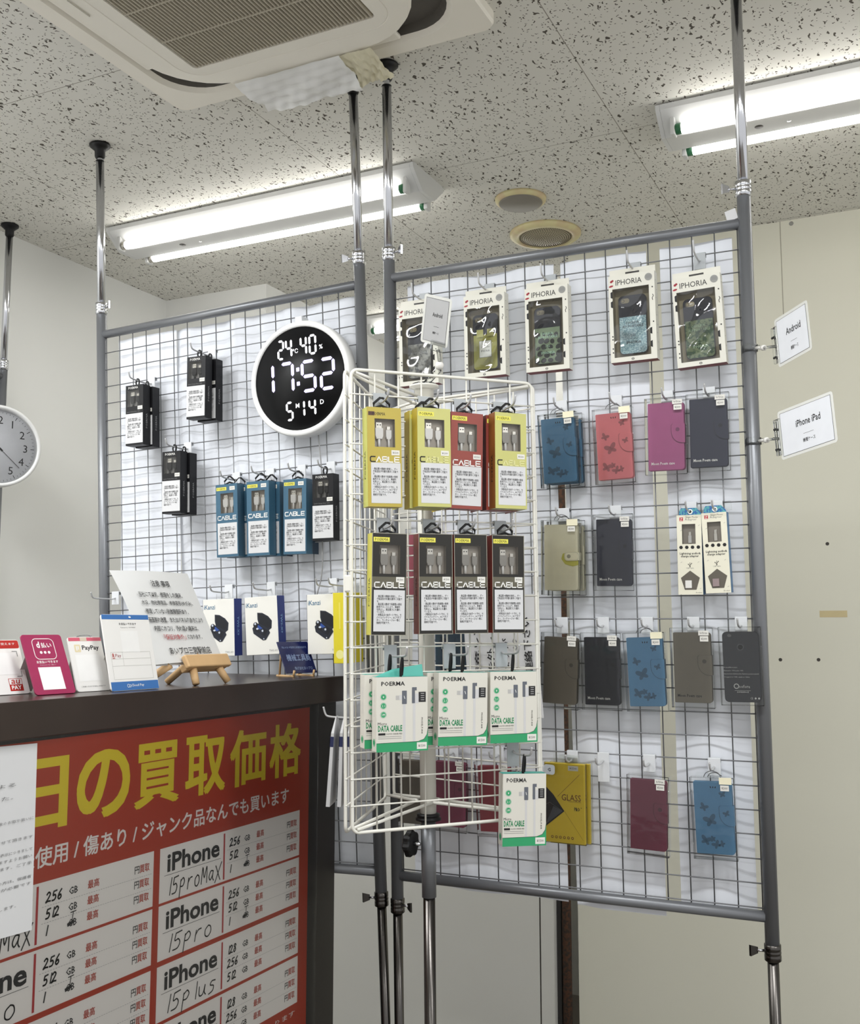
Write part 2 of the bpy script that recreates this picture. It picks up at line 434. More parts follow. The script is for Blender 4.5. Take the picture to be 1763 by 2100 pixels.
# ================================================================== the setting
FLOOR = -0.15
mb = MB(); mb.box(-3.2, 2.6, -2.2, 4.9, FLOOR - 0.05, FLOOR, mat('floor_vinyl', (112, 106, 98), 0.5, var=0.06)); struct('floor', mb)
mb = MB(); mb.box(-3.2, 2.6, -2.2, 4.9, CEIL, CEIL + 0.05, ceiling_mat()); struct('ceiling', mb)
mb = MB(); mb.box(-3.16, -3.06, -2.2, 4.9, FLOOR, CEIL, WALLM); struct('wall_left', mb)
mb = MB(); mb.box(-3.06, -2.52, 3.6, 3.88, FLOOR, CEIL, WALLM); struct('wall_corner', mb)
mb = MB(); mb.box(-2.62, -2.52, 3.88, 4.78, FLOOR, CEIL, WALLM); struct('wall_recess', mb)
mb = MB(); mb.box(-2.62, 2.6, 4.76, 4.86, FLOOR, CEIL, WALLM); struct('wall_rear', mb)
mb = MB()
SCREW = mat('screw_hole', (60, 56, 50), 0.6)
mb.box(-1.255, 2.6, 3.84, 3.92, FLOOR, CEIL, WALLR)
a = Art(mb, (0, 3.84, 0), (1, 0, 0), (0, 0, 1), 0.0006)
a.rect(-0.4555, 2.60, -0.4525, CEIL, mat('panel_joint', (170, 166, 150), 0.7))
for hx, hz in ((-0.339, 1.792), (-0.508, 1.394), (-0.383, 1.3955), (0.05, 1.55)):
    a.disc(hx, hz, 0.006, SCREW)
a.disc(-0.4155, 2.951, 0.008, CHROME)
a.rect(-0.3735, 1.540, -0.285, 1.5625, mat('old_tape', (206, 190, 146), 0.6))
struct('wall_right', mb)
mb = MB(); PARTM = mat('white_partition', (214, 213, 206), 0.5, var=0.015, scale=4)
mb.box(-2.52, -1.392, 3.80, 3.84, FLOOR, 2.25, PARTM); mb.box(-1.386, -1.335, 3.80, 3.84, FLOOR, 2.25, PARTM)
mb.box(-1.392, -1.386, 3.805, 3.84, FLOOR, 2.25, SCREW)
struct('wall_partition', mb)
mb = MB(); mb.tube([(-1.297, 3.835, FLOOR), (-1.297, 3.835, 2.2)], 0.017, two_tone('rusty_iron', (92, 62, 44), (62, 52, 44), 'noise', 90, 0.42, 0.6, 0.85), 12)
mb.box(-1.333, -1.318, 3.83, 3.85, FLOOR, 2.2, mat('door_seal', (46, 44, 42), 0.6))
o = mb.build('rusty_pipe'); tag(o, 'rust-brown vertical pipe in the wall gap below the right display rack', 'pipe')

# ------------------------------------------------------------------ ceiling lamps
TUBEG = glow('lit_tube', (255, 253, 248), TUBE_STRENGTH)
LAMPW = mat('lamp_enamel', (216, 216, 214), 0.3, var=0.01)
GREENCAP = mat('tube_green_end', (46, 110, 72), 0.4)
def ceiling_lamp(x0, y0, label):
    r = thing('fluorescent_ceiling_lamp', label, 'ceiling lamp', T((x0, y0, CEIL)), 'twin-tube ceiling lamps')
    L = 1.235
    m = MB()
    prof = [(-0.115, -0.004), (-0.112, -0.018), (-0.045, -0.072), (0.045, -0.072), (0.112, -0.018), (0.115, -0.004), (0.10, 0.0), (-0.10, 0.0)]
    n = len(prof)
    vs = [(0, y, z) for y, z in prof] + [(L, y, z) for y, z in prof]
    fs = [[i, n + i, n + (i + 1) % n, (i + 1) % n] for i in range(n)] + [list(range(n)), list(range(2 * n - 1, n - 1, -1))]
    m.add(vs, fs, LAMPW)
    m.M = T((0.25, 0, -0.0722)); m.lathe([(0.012, 0), (0.012, 0.001)], SCREW, 16); m.M = T((0.33, 0.0, -0.0725)); m.lathe([(0.006, 0), (0.006, 0.001)], PEGM, 12)
    m.build('reflector_body', r)
    for sx in (-0.0125, L + 0.0005):
        e = MB(); e.add([(sx, y, z) for y, z in prof] + [(sx + 0.012, y, z) for y, z in prof], fs, LAMPW)
        e.build('end_cap', r)
    for sy in (-0.075, 0.075):
        t = MB(); t.tube([(0.05, sy, -0.067), (L - 0.05, sy, -0.067)], 0.0145, TUBEG, 14)
        tu = t.build('fluorescent_tube', r)
        for ex, d in ((0.022, 1), (L - 0.022, -1)):
            c = MB(); c.tube([(ex + d * 0.012, sy, -0.067), (ex + d * 0.030, sy, -0.067)], 0.0152, GREENCAP if (d == 1) == (label[0] == 'r') or label[0] == 'd' else STEEL, 14)
            c.build('tube_collar', tu)
            k = MB(); k.bbox(min(ex, ex + d * 0.014), max(ex, ex + d * 0.014), sy - 0.016, sy + 0.016, -0.086, -0.018, LAMPW, 0.004); k.build('lamp_socket', r)
    return r
ceiling_lamp(-2.672, 2.93, 'lit twin-tube ceiling lamp behind the black digital clock and left rack')
ceiling_lamp(-0.640, 2.91, 'right-hand lit twin-tube ceiling lamp crossing the right rack pole')
ceiling_lamp(-2.385, 4.30, 'distant twin-tube ceiling lamp seen through the gap between the two racks')

# ------------------------------------------------------------------ ceiling fittings
YEL = two_tone('yellowed_plastic', (216, 206, 156), (208, 184, 146), 'noise', 14, 0.4, 0.62, 0.45)
r = thing('blank_ceiling_plate', 'round grey blank plate with yellowed rim on the ceiling, beside the speaker', 'ceiling plate', T((-1.225, 3.24, CEIL)))
m = MB(); m.lathe([(0.088, 0), (0.086, -0.010), (0.078, -0.016), (0.074, -0.016)], YEL, 40); m.build('rim', r)
m = MB(); m.lathe([(0.074, -0.004), (0.074, -0.018), (0.070, -0.021), (0.0, -0.022)], mat('plate_grey', (128, 122, 112), 0.55), 40); m.build('cover_disc', r)
r = thing('ceiling_speaker', 'round perforated ceiling speaker with yellowed rim above the right rack', 'speaker', T((-1.255, 3.575, CEIL)))
m = MB(); m.lathe([(0.132, 0), (0.131, -0.010), (0.120, -0.018), (0.102, -0.020), (0.098, -0.014)], YEL, 48); m.build('rim', r)
m = MB(); m.lathe([(0.10, -0.010), (0.098, -0.016), (0.05, -0.024), (0.0, -0.026)], mat('grille_beige', (188, 178, 150), 0.5), 48)
GH = mat('speaker_hole', (70, 60, 48), 0.8)
for k in range(1, 13):
    rad = 0.0078 * k; nn = max(6, int(2 * math.pi * rad / 0.0085))
    zz = -0.0265 + (0.0025 / 0.05 * rad if rad < 0.05 else 0.0025 + 0.007 / 0.048 * (rad - 0.05))
    for i in range(nn):
        a0 = 2 * math.pi * i / nn + k; hx, hy = rad * math.cos(a0), rad * math.sin(a0)
        q = 0.0024; m.add([(hx - q, hy - q, zz - 0.0006), (hx - q, hy + q, zz - 0.0006), (hx + q, hy + q, zz - 0.0006), (hx + q, hy - q, zz - 0.0006)], [(0, 1, 2, 3)], GH)
m.build('perforated_grille', r)

# ------------------------------------------------------------------ ceiling air conditioner
ACW = mat('aircon_plastic', (236, 231, 219), 0.45, var=0.015, scale=6)
ACD = mat('aircon_slot_dark', (92, 88, 82), 0.7)
r = thing('ceiling_air_conditioner', 'cream square cassette air conditioner with louvred grille on the ceiling', 'air conditioner', T((-1.365, 1.735, CEIL)))
m = MB()
def rr3(wd, h, rad, z, n=8): return [(x, y, z) for x, y in rr(wd, h, rad, n)]
def loft(m, rings, mt, smooth=False):
    n = len(rings[0]); vs = [p for q in rings for p in q]
    m.add(vs, [[k * n + i, (k + 1) * n + i, (k + 1) * n + (i + 1) % n, k * n + (i + 1) % n] for k in range(len(rings) - 1) for i in range(n)], mt, smooth)
loft(m, [rr3(0.95, 0.95, 0.03, 0), rr3(0.95, 0.95, 0.03, -0.022), rr3(0.942, 0.942, 0.03, -0.030), rr3(0.85, 0.85, 0.13, -0.032), rr3(0.825, 0.825, 0.12, -0.022)], ACW)
m.build('outer_panel', r)
m = MB(); loft(m, [rr3(0.825, 0.825, 0.12, -0.022), rr3(0.81, 0.81, 0.12, -0.002), rr3(0.70, 0.70, 0.20, -0.002)], ACD); m.build('air_outlet_slot', r)
m = MB(); loft(m, [rr3(0.735, 0.735, 0.20, -0.004), rr3(0.745, 0.745, 0.20, -0.046), rr3(0.733, 0.733, 0.195, -0.058), rr3(0.60, 0.60, 0.07, -0.062), rr3(0.597, 0.597, 0.07, -0.0605), rr3(0.594, 0.594, 0.07, -0.062), rr3(0.52, 0.52, 0.012, -0.062), rr3(0.512, 0.512, 0.010, -0.045)], ACW)
n0 = len(m.v); m.add(rr3(0.512, 0.512, 0.010, -0.045), [list(range(36))[::-1]], ACD)
m.build('inner_plate', r)
for sx, sy, lx, ly in ((0, 0.388, 0.50, 0.034), (0, -0.388, 0.50, 0.034), (0.388, 0, 0.034, 0.50), (-0.388, 0, 0.034, 0.50)):
    v = MB(); v.bbox(sx - lx / 2, sx + lx / 2, sy - ly / 2, sy + ly / 2, -0.036, -0.024, ACW, 0.004); v.build('air_vane', r)
g = MB(); GRL = mat('grille_slat', (176, 168, 150), 0.5)
for i in range(52):
    x = -0.25 + 0.5 * i / 51
    g.add([(x - 0.0012, -0.256, -0.063), (x + 0.0022, -0.256, -0.063), (x + 0.0058, -0.256, -0.050), (x + 0.0024, -0.256, -0.050), (x - 0.0012, 0.256, -0.063), (x + 0.0022, 0.256, -0.063), (x + 0.0058, 0.256, -0.050), (x + 0.0024, 0.256, -0.050)],
          [(0, 4, 5, 1), (1, 5, 6, 2), (2, 6, 7, 3), (3, 7, 4, 0), (0, 1, 2, 3), (7, 6, 5, 4)], GRL)
for y in (-0.128, 0.0, 0.128): g.box(-0.256, 0.256, y - 0.002, y + 0.002, -0.064, -0.056, GRL)
g.build('louvred_grille', r)
lm = MB(); lm.box(-0.333, -0.331, -0.10, -0.03, -0.0635, -0.061, mat('label_grey', (190, 186, 172), 0.6)); lm.build('latch', r)
# paper towel taped over the front outlet
def towel(x0, x1, name, mt, amp, y_top, y_bot, z_top, z_bot, seed):
    rnd = random.Random(seed); nx, ny = 44, 16; vs = []
    ph = [rnd.uniform(0, 6) for _ in range(8)]
    for j in range(ny + 1):
        for i in range(nx + 1):
            s, t = i / nx, j / ny
            wv = amp * (math.sin(9 * s + 7 * t + ph[0]) + 0.7 * math.sin(23 * s - 9 * t + ph[1]) + 0.6 * math.sin(31 * t + 6 * s + ph[2]) + 0.5 * math.sin(47 * s + 13 * t + ph[3])) * (0.3 + t)
            y = y_top + (y_bot - y_top) * t; z = z_top + (z_bot - z_top) * (t ** 1.3) + wv
            vs.append((x0 + (x1 - x0) * s + 0.012 * math.sin(5 * t + ph[4]) * (1 - s), y + wv * 0.5, z))
    m = MB(); m.add(vs, [[j * (nx + 1) + i, j * (nx + 1) + i + 1, (j + 1) * (nx + 1) + i + 1, (j + 1) * (nx + 1) + i] for j in range(ny) for i in range(nx)], mt, True)
    return m
r = thing('paper_towel', 'crumpled white paper towel taped over the front outlet of the air conditioner', 'paper towel', T((-1.365, 1.735, CEIL)))
m = towel(-0.205, 0.10, 'towel', paper_thin('towel_paper', (240, 240, 238)), 0.0036, 0.36, 0.487, -0.064, -0.088, 3); m.build('towel_sheet', r)
m = towel(0.085, 0.185, 'flap', paper_thin('yellowed_paper', (232, 226, 200)), 0.0034, 0.365, 0.492, -0.062, -0.075, 5); m.build('yellowed_flap', r, label='yellowed paper flap')

# ------------------------------------------------------------------ display racks
RM = frame((-1.2191, 2.3667, 0.8967), ((0.99987, -0.01607, 0.00245), (0.01616, 0.99900, -0.04178), (-0.00177, 0.04181, 0.99912)))
LM = frame((-2.1494, 2.3642, 0.8740), ((0.99951, -0.00255, -0.03112), (0.00164, 0.99957, -0.02915), (0.03118, 0.02908, 0.99909)))
SM = frame((-1.0265, 1.7804, 1.1138), ((0.67906, -0.73407, -0.00516), (0.73396, 0.67906, -0.01346), (0.01339, 0.00535, 0.99990)))
def post(root, M, a, up, lo, inner, side, full=True):
    """telescopic upright: a = position along the rack, up/lo = collar heights, inner = end of the chrome pole"""
    zc = (CEIL - M[2][3] - M[2][0] * a) / M[2][2]
    zf = (FLOOR - M[2][3] - M[2][0] * a) / M[2][2]
    m = MB(); m.tube([(a, 0, lo), (a, 0, up)], 0.0150, POSTM, 18); p = m.build('upright_post', root)
    m = MB(); m.tube([(a, 0, up - 0.02), (a, 0, inner)], 0.0122, CHROME, 18); m.tube([(a, 0, inner), (a, 0, inner + 0.002)], 0.0126, BLACKP, 18); m.build('chrome_extension_pole', root)
    m = MB(); m.tube([(a, 0, inner), (a, 0, zc - 0.02)], 0.006, PEGM, 10)
    for k in range(14):
        z = inner + (zc - 0.03 - inner) * k / 13; m.tube([(a, 0, z), (a, 0, z + 0.0025)], 0.0074, PEGM, 10)
    m.build('threaded_rod', root)
    m = MB(); m.M = T((a, 0, zc - 0.045)); m.lathe([(0.0125, 0), (0.0155, 0.006), (0.0155, 0.024), (0.024, 0.032), (0.031, 0.038), (0.031, 0.0435)], BLACKP, 24); m.build('ceiling_cap', root)
    m = MB(); m.tube([(a, 0, zf + 0.03), (a, 0, lo + 0.02)], 0.0118, CHROME_REFL, 18); m.build('lower_pole', root)
    m = MB(); m.M = T((a, 0, zf)); m.lathe([(0.03, 0), (0.03, 0.006), (0.016, 0.03), (0.0125, 0.04)], BLACKP, 24); m.build('foot', root)
    for z in (up, lo):
        c = MB(); c.M = T((a, 0, z - 0.02)); c.lathe([(0.0152, 0), (0.0175, 0.002), (0.0175, 0.012), (0.0165, 0.014), (0.0175, 0.016), (0.0175, 0.020), (0.0165, 0.022), (0.0175, 0.024), (0.0175, 0.034), (0.0125, 0.036)], CHROME if z == up else CHROME_REFL, 24, closed=True)
        c = c.build('locking_collar', root)
        wv = MB(); d = side; wv.tube([(a + d * 0.016, -0.002, z), (a + d * 0.031, -0.006, z)], 0.003, CHROME, 8)
        wv.add([(a + d * 0.029, -0.006, z - 0.006), (a + d * 0.033, -0.004, z - 0.006), (a + d * 0.046, -0.014, z - 0.011), (a + d * 0.042, -0.016, z - 0.011), (a + d * 0.029, -0.006, z + 0.007), (a + d * 0.033, -0.004, z + 0.007), (a + d * 0.046, -0.014, z + 0.012), (a + d * 0.042, -0.016, z + 0.012)],
               [(0, 3, 2, 1), (4, 5, 6, 7), (0, 1, 5, 4), (1, 2, 6, 5), (2, 3, 7, 6), (3, 0, 4, 7)], CHROME if z == up else CHROME_REFL)
        wv.build('wing_screw', c)
WIRE0, WIREP = 0.0170, 0.0509
def wire_above(FM, b):
    if FM is SM: return math.ceil(b / 0.05) * 0.05
    return WIRE0 + WIREP * math.ceil((b - WIRE0) / WIREP)
def rack(M, label, posts, name='display_rack', na=17, nb=30):
    r = thing(name, label, 'display rack', M, 'grid display racks')
    for p in posts: post(r, M, *p)
    W = 0.05 * na
    for z, nm in ((0.05 * nb, 'top_bar'), (0.0, 'bottom_bar')):
        m = MB(); m.tube([(-0.006, 0, z), (W + 0.006, 0, z)], 0.0122, POSTM, 16); m.build(nm, r)
    g = MB()
    for i in range(na + 1): g.tube([(0.05 * i, 0.0016, 0), (0.05 * i, 0.0016, 0.05 * nb)], 0.0015, WIREM, 6)
    for k in range(29): g.tube([(-0.003, -0.0016, WIRE0 + WIREP * k), (W + 0.003, -0.0016, WIRE0 + WIREP * k)], 0.0015, WIREM, 6)
    g.build('wire_grid', r)
    return r
rack_r = rack(RM, 'right grey grid display rack hung with phone cases', [(-0.017, 1.5655, -0.070, 2.0095, 1), (0.867, 1.580, -0.070, 2.035, -1)])
rack_l = rack(LM, 'left grey grid display rack holding the black digital clock', [(-0.017, 1.583, -0.063, 2.039, 1), (0.867, 1.5726, -0.063, 2.0276, -1)])
# third rack along the left wall, mostly outside the frame
TM = frame((-2.985, 2.665 - 0.884, 0.90), ((0, -1, 0), (1, 0, 0), (0, 0, 1)))
rack_t = rack(TM, 'grey grid display rack by the left wall behind the white clock', [(0.867, 1.545, -0.07, 2.03, -1)])
# strip of white paper on the top bar of the right rack
m = MB(); m.M = RM @ T((0.842, -0.004, 1.512)) @ RY(R(-14)); m.box(-0.012, 0.012, -0.001, 0.001, -0.002, 0.022, PAPER); o = m.build('paper_slip')
tag(o, 'small white paper slip stuck on the right end of the right rack top bar', 'paper slip')

# white backing sheets
def backing(M, a0, a1, b0, b1, y0, seed, label, amp=0.005, waves=9):
    rnd = random.Random(seed); nx = max(14, int((a1 - a0) / 0.010)); nz = 90; vs = []
    p = [rnd.uniform(0, 6.28) for _ in range(8)]; f = [rnd.uniform(waves * 0.8, waves * 1.5) for _ in range(4)]
    cols = [rnd.uniform(0, 1) for _ in range(12)]
    for j in range(nz + 1):
        for i in range(nx + 1):
            a = a0 + (a1 - a0) * i / nx; b = b0 + (b1 - b0) * j / nz
            y = y0 + amp * (math.sin(a * f[0] * 3 + p[0] + 1.2 * math.sin(b * 2 + p[1])) + 0.8 * math.sin(a * f[1] * 4.3 + p[2] + b * 1.1) + 0.5 * math.sin(b * 7 + p[3] + 4 * a) + 0.35 * math.sin(b * 17 + 9 * a + p[4]))
            vs.append((a, max(0.0150, y), b))
    m = MB(); m.add(vs, [[j * (nx + 1) + i, j * (nx + 1) + i + 1, (j + 1) * (nx + 1) + i + 1, (j + 1) * (nx + 1) + i] for j in range(nz) for i in range(nx)], SHEET, True)
    o = m.build('backing_sheet', M=M); tag(o, label, 'paper sheet', 'white backing sheets behind the grids'); return o
backing(RM, 0.022, 0.416, -0.022, 1.480, 0.021, 1, 'widest white backing sheet, left third of the right rack behind the cable spinner')
backing(RM, 0.432, 0.640, -0.030, 1.480, 0.022, 2, 'white backing sheet in the middle of the right rack behind the pink wallet')
backing(RM, 0.672, 0.835, -0.016, 1.480, 0.023, 4, 'narrow white backing sheet beside the right pole, behind the two adapters')
backing(LM, 0.030, 0.246, 0.05, 1.480, 0.020, 5, 'narrow white backing sheet on the far left of the left rack', 0.0035)
backing(LM, 0.238, 0.858, -0.01, 1.480, 0.026, 6, 'wide white backing sheet behind the black digital clock', 0.0045, 12)

# ================================================================== goods: builders
def peg(FM, a, b, L, label, plate=PEGW, pw=0.026, tip=0.016, group=None, ph=0.034):
    r = thing('peg_hook', label, 'hook', FM @ T((a, -0.004, b)), group)
    m = MB(); m.bbox(-pw / 2, pw / 2, -0.0035, 0.0, -ph, 0.004, plate, 0.001); m.box(-pw / 2, pw / 2, -0.0015, 0.0085, 0.002, 0.0042, plate); m.box(-pw / 2, pw / 2, 0.0065, 0.0085, -0.006, 0.0042, plate); m.build('backplate', r)
    m = MB(); m.tube(bez([(0, -0.002, -0.014), (0, -0.016, -0.0175), (0, -L * 0.55, -0.0165), (0, -L + 0.014, -0.0145), (0, -L + 0.005, -0.010), (0, -L, tip - 0.014)], 5), 0.0022, PEGM, 8); m.build('arm', r)
    return r
def hook_for(FM, a, top, d, short, loop=0.012, **kw):
    """hang rail hook above an item; returns the gap the item's hanger must span"""
    b = wire_above(FM, top + loop)
    peg(FM, a, b, d + 0.022, 'metal peg hook holding the ' + short, **kw)
    return b - 0.0165 - top
def hang_matrix(FM, a, b, h, d, depth, roll=0.0, yaw=0.0):
    return FM @ T((a, -(d - depth), b)) @ RY(R(roll)) @ RZ(R(yaw)) @ T((0, 0, -h / 2))
def usb(root, x, y, z, kind='a', body=PLUGW, scale=1.0, cord=PLUGW):
    m = MB(); m.M = T((x, y, z)) @ Matrix.Scale(scale, 4)
    if kind == 'a':
        m.bbox(-0.006, 0.006, -0.004, 0.0, 0.020, 0.032, STEEL, 0.0006); m.box(-0.0036, -0.0014, -0.0043, -0.0035, 0.026, 0.028, INK); m.box(0.0014, 0.0036, -0.0043, -0.0035, 0.026, 0.028, INK)
        m.prism([(-0.0055, 0.0), (0.0055, 0.0), (0.0078, 0.006), (0.0078, 0.021), (-0.0078, 0.021), (-0.0078, 0.006)], -0.006, 0.0, body, 0.001)
        m.tube([(0, -0.003, 0.001), (0, -0.003, -0.016)], 0.0026, cord, 8)
        return m.build('usb_plug', root)
    m.bbox(-0.0035, 0.0035, -0.0035, -0.0005, 0.018, 0.025, STEEL, 0.0005)
    m.prism([(-0.0035, 0.0), (0.0035, 0.0), (0.0055, 0.005), (0.0055, 0.018), (-0.0055, 0.018), (-0.0055, 0.005)], -0.005, 0.0, body, 0.001)
    m.tube([(0, -0.003, 0.001), (0, -0.003, -0.016)], 0.0022, cord, 8)
    return m.build('small_plug', root)
DESC = ('・高品質の銅線を使用し、デー\n 夕転送及び充電を素早く可能で\n す。\n・高品質の素材で長期間の使用\n 耐用することにより、断線を\n を防止し、高品質さにも優れ\n ています。\n・本製品はUSBポートでPC、モ\n バイルバッテリー、ACアダプ\n ター、カーチャージャー等に\n 接続が可能です。')
def price(root, x, z, y, t='¥1500', w=0.017, h=0.010, m=None, name='price_sticker', rot=0.0):
    p = MB(); A = Art(p, (x, y, z), (math.cos(rot), 0, math.sin(rot)), (-math.sin(rot), 0, math.cos(rot)))
    A.rect(-w / 2, -h / 2, w / 2, h / 2, m or STICK, 2)
    if t: A.text(t, 0, 0, INK, w=w * 0.7, h=h * 0.42, l=3, res=1)
    return p.build(name, root)
def pent_loop(root, depth, gap, h):
    m = MB(); g = max(0.014, gap); k = g / 0.022
    m.tube([(-0.0165, -depth / 2, h + 0.001), (-0.0165, -depth / 2, h + 0.010 * k), (-0.003, -depth / 2, h + 0.0215 * k), (0.003, -depth / 2, h + 0.0215 * k), (0.0165, -depth / 2, h + 0.010 * k), (0.0165, -depth / 2, h + 0.001), (0, -depth / 2, h + 0.0065)], 0.0025, BLACKP, 6, closed=True, smooth=False)
    return m.build('hang_loop', root)
CACHE = {}
def cable_box(kind, FM, a, b, d, roll, label, group, short, hook=True, yaw=0.0):
    """narrow retail box with a window, the word CABLE and a Japanese description"""
    w, h, dep = 0.0705, 0.1965, 0.030
    M = hang_matrix(FM, a, b, h, d, dep, roll, yaw)
    gap = 0.024
    if hook: gap = hook_for(FM, a, b + h / 2, d, short, plate=GREYP if FM is SM else PEGW)
    if kind in CACHE: return dup(CACHE[kind], M, label, group)
    front, side, art = {
        'teal': (mat('box_teal_blue', (56, 95, 118), 0.4), mat('box_teal_side', (26, 52, 74), 0.3), WHITE),
        'orange': (two_tone('box_orange_stripes', (178, 170, 66), (178, 146, 58), 'wave', 130, 0.45, 0.62, 0.4, 0.9), mat('box_lime', (186, 186, 92), 0.4), WHITE),
        'lime': (two_tone('box_lime_stripes', (196, 194, 122), (180, 178, 98), 'wave', 150, 0.42, 0.55, 0.4, 0.9), mat('box_yellow_side', (182, 160, 40), 0.4), mat('pale_lime', (214, 212, 150), 0.5)),
        'red': (two_tone('box_red_stripes', (118, 32, 28), (156, 78, 62), 'wave', 150, 0.50, 0.62, 0.4, 0.9), mat('box_red_side', (92, 32, 28), 0.4), WHITE),
        'lime_brown': (two_tone('box_lime_stripes', (196, 194, 122), (180, 178, 98), 'wave', 150, 0.42, 0.55, 0.4, 0.9), mat('box_brown_side', (140, 84, 34), 0.4), mat('pale_lime', (214, 212, 150), 0.5)),
        'charcoal_yellow': (mat('box_charcoal', (38, 36, 32), 0.45, spec=0.35), mat('box_yellow_edge', (196, 188, 70), 0.4), WHITE),
        'charcoal_red': (mat('box_charcoal', (38, 36, 32), 0.45, spec=0.35), mat('box_red_edge', (134, 50, 40), 0.4), WHITE)}[kind]
    r = thing('cable_box', label, 'cable box', M, group)
    lime = kind.startswith('lime') or kind == 'orange'
    wt = 0.125 if kind == 'teal' else 0.115
    wb = 0.40
    z = lambda t: h * (1 - t)
    m = MB(); x0 = w / 2
    m.holed(-x0, x0, 0, h, -0.020, 0.022, z(wb), z(wt), -dep, 0, -dep + 0.012, front, TRAY)
    A = Art(m, (-x0, 0, 0), (0, -1, 0), (0, 0, 1)); A.rect(0, 0, dep, h, side)
    A.text('POERMA', dep / 2, h * 0.42, INK if 'yellow' in kind or lime else mat('print_dim', (70, 24, 20), 0.5), w=0.055, h=0.008, l=2, rot=math.pi / 2, res=1)
    A = Art(m, (x0, 0, 0), (0, 1, 0), (0, 0, 1)); A.rect(0, 0, dep, h, side)
    A.text('POERMA', dep / 2, h * 0.42, GREYINK, w=0.055, h=0.008, l=2, rot=math.pi / 2, res=1)
    A = Art(m, (0, -dep, 0), (1, 0, 0), (0, 0, 1))
    yl = mat('brand_tab_yellow', (222, 214, 84), 0.5)
    if kind == 'orange':
        A.rect(-0.033, z(0.085), -0.020, z(0.045), mat('dark_print', (70, 40, 26), 0.5)); A.text('POERMA', -0.011, z(0.066), INK, w=0.026, h=0.006, l=2, res=1)
    else:
        A.rect(-0.033, z(0.085), 0.000, z(0.04), yl); A.text('POERMA', -0.0165, z(0.0625), INK, w=0.027, h=0.0055, l=2, res=1)
    if kind.startswith('charcoal'):
        A.rect(-x0, z(0.535), x0, z(0.43), mat('box_grey_band', (92, 88, 72), 0.4))
        A.outline([(-x0, 0), (x0, 0), (x0, h), (-x0, h)], 0.0012, mat('sleeve_edge', (150, 146, 132), 0.3), 3)
    ct = 0.465 if kind == 'teal' else (0.51 if kind.startswith('charcoal') else 0.525)
    # the word CABLE in wide square lettering
    cw, chh, x = 0.0098, 0.0098, -0.0295; y0 = z(ct) - chh / 2; t = 0.0021; LW = art
    def cl(pts): 
        for i in range(len(pts) - 1): A.line((x + pts[i][0] * cw, y0 + pts[i][1] * chh), (x + pts[i + 1][0] * cw, y0 + pts[i + 1][1] * chh), t, LW, 3)
    for ch in 'CABLE':
        LW = (INK if ch == 'C' and lime else art)
        if ch == 'C': cl([(1, 1), (0.15, 1), (0, 0.8), (0, 0.2), (0.15, 0), (1, 0)])
        if ch == 'A': cl([(0, 0), (0.5, 1), (1, 0)])
        if ch == 'B': cl([(0, 0), (0, 1), (0.9, 1), (1, 0.75), (0.9, 0.5), (0, 0.5)]); cl([(0.9, 0.5), (1, 0.25), (0.9, 0), (0, 0)])
        if ch == 'L': cl([(0, 1), (0, 0), (0.9, 0)])
        if ch == 'E': cl([(1, 1), (0, 1), (0, 0), (1, 0)]); cl([(0, 0.5), (0.9, 0.5)])
        x += cw * 1.27
    m.build('printed_box', r)
    usb(r, -0.0085, -dep + 0.0115, z(wb) + 0.0165, 'a', PLUGW if kind in ('teal', 'orange', 'lime') else PLUGG, 1.05)
    usb(r, 0.0115, -dep + 0.0115, z(wb) + 0.0165, 'b', PLUGW if kind in ('teal', 'orange', 'lime') else PLUGG, 1.05)
    f = MB(); Art(f, (0, -dep, 0), (1, 0, 0), (0, 0, 1)).rect(-0.020, z(wb), 0.022, z(wt), FILM, 1); f.build('window_film', r)
    l = MB(); A = Art(l, (0, -dep, 0), (1, 0, 0), (0, 0, 1)); lt = 0.535 if kind == 'teal' else 0.56
    A.rect(-0.0285 if lime else -0.031, z(0.965), 0.0325, z(lt), PAPER, 2)
    A.text(DESC, 0.001, z((lt + 0.965) / 2 - 0.012), INK, w=0.052, h=(0.965 - lt) * h * 0.70, l=3, res=1, bold=0.012)
    l.build('description_label', r)
    if kind == 'teal': price(r, 0.019, z(0.062), -dep)
    else: price(r, 0.0225, z(0.455), -dep)
    pent_loop(r, dep, 0.0225 + max(0, gap - 0.02) * 0.3, h)
    CACHE[kind] = r
    return r
BK = mat('box_black', (17, 17, 20), 0.45, spec=0.3)
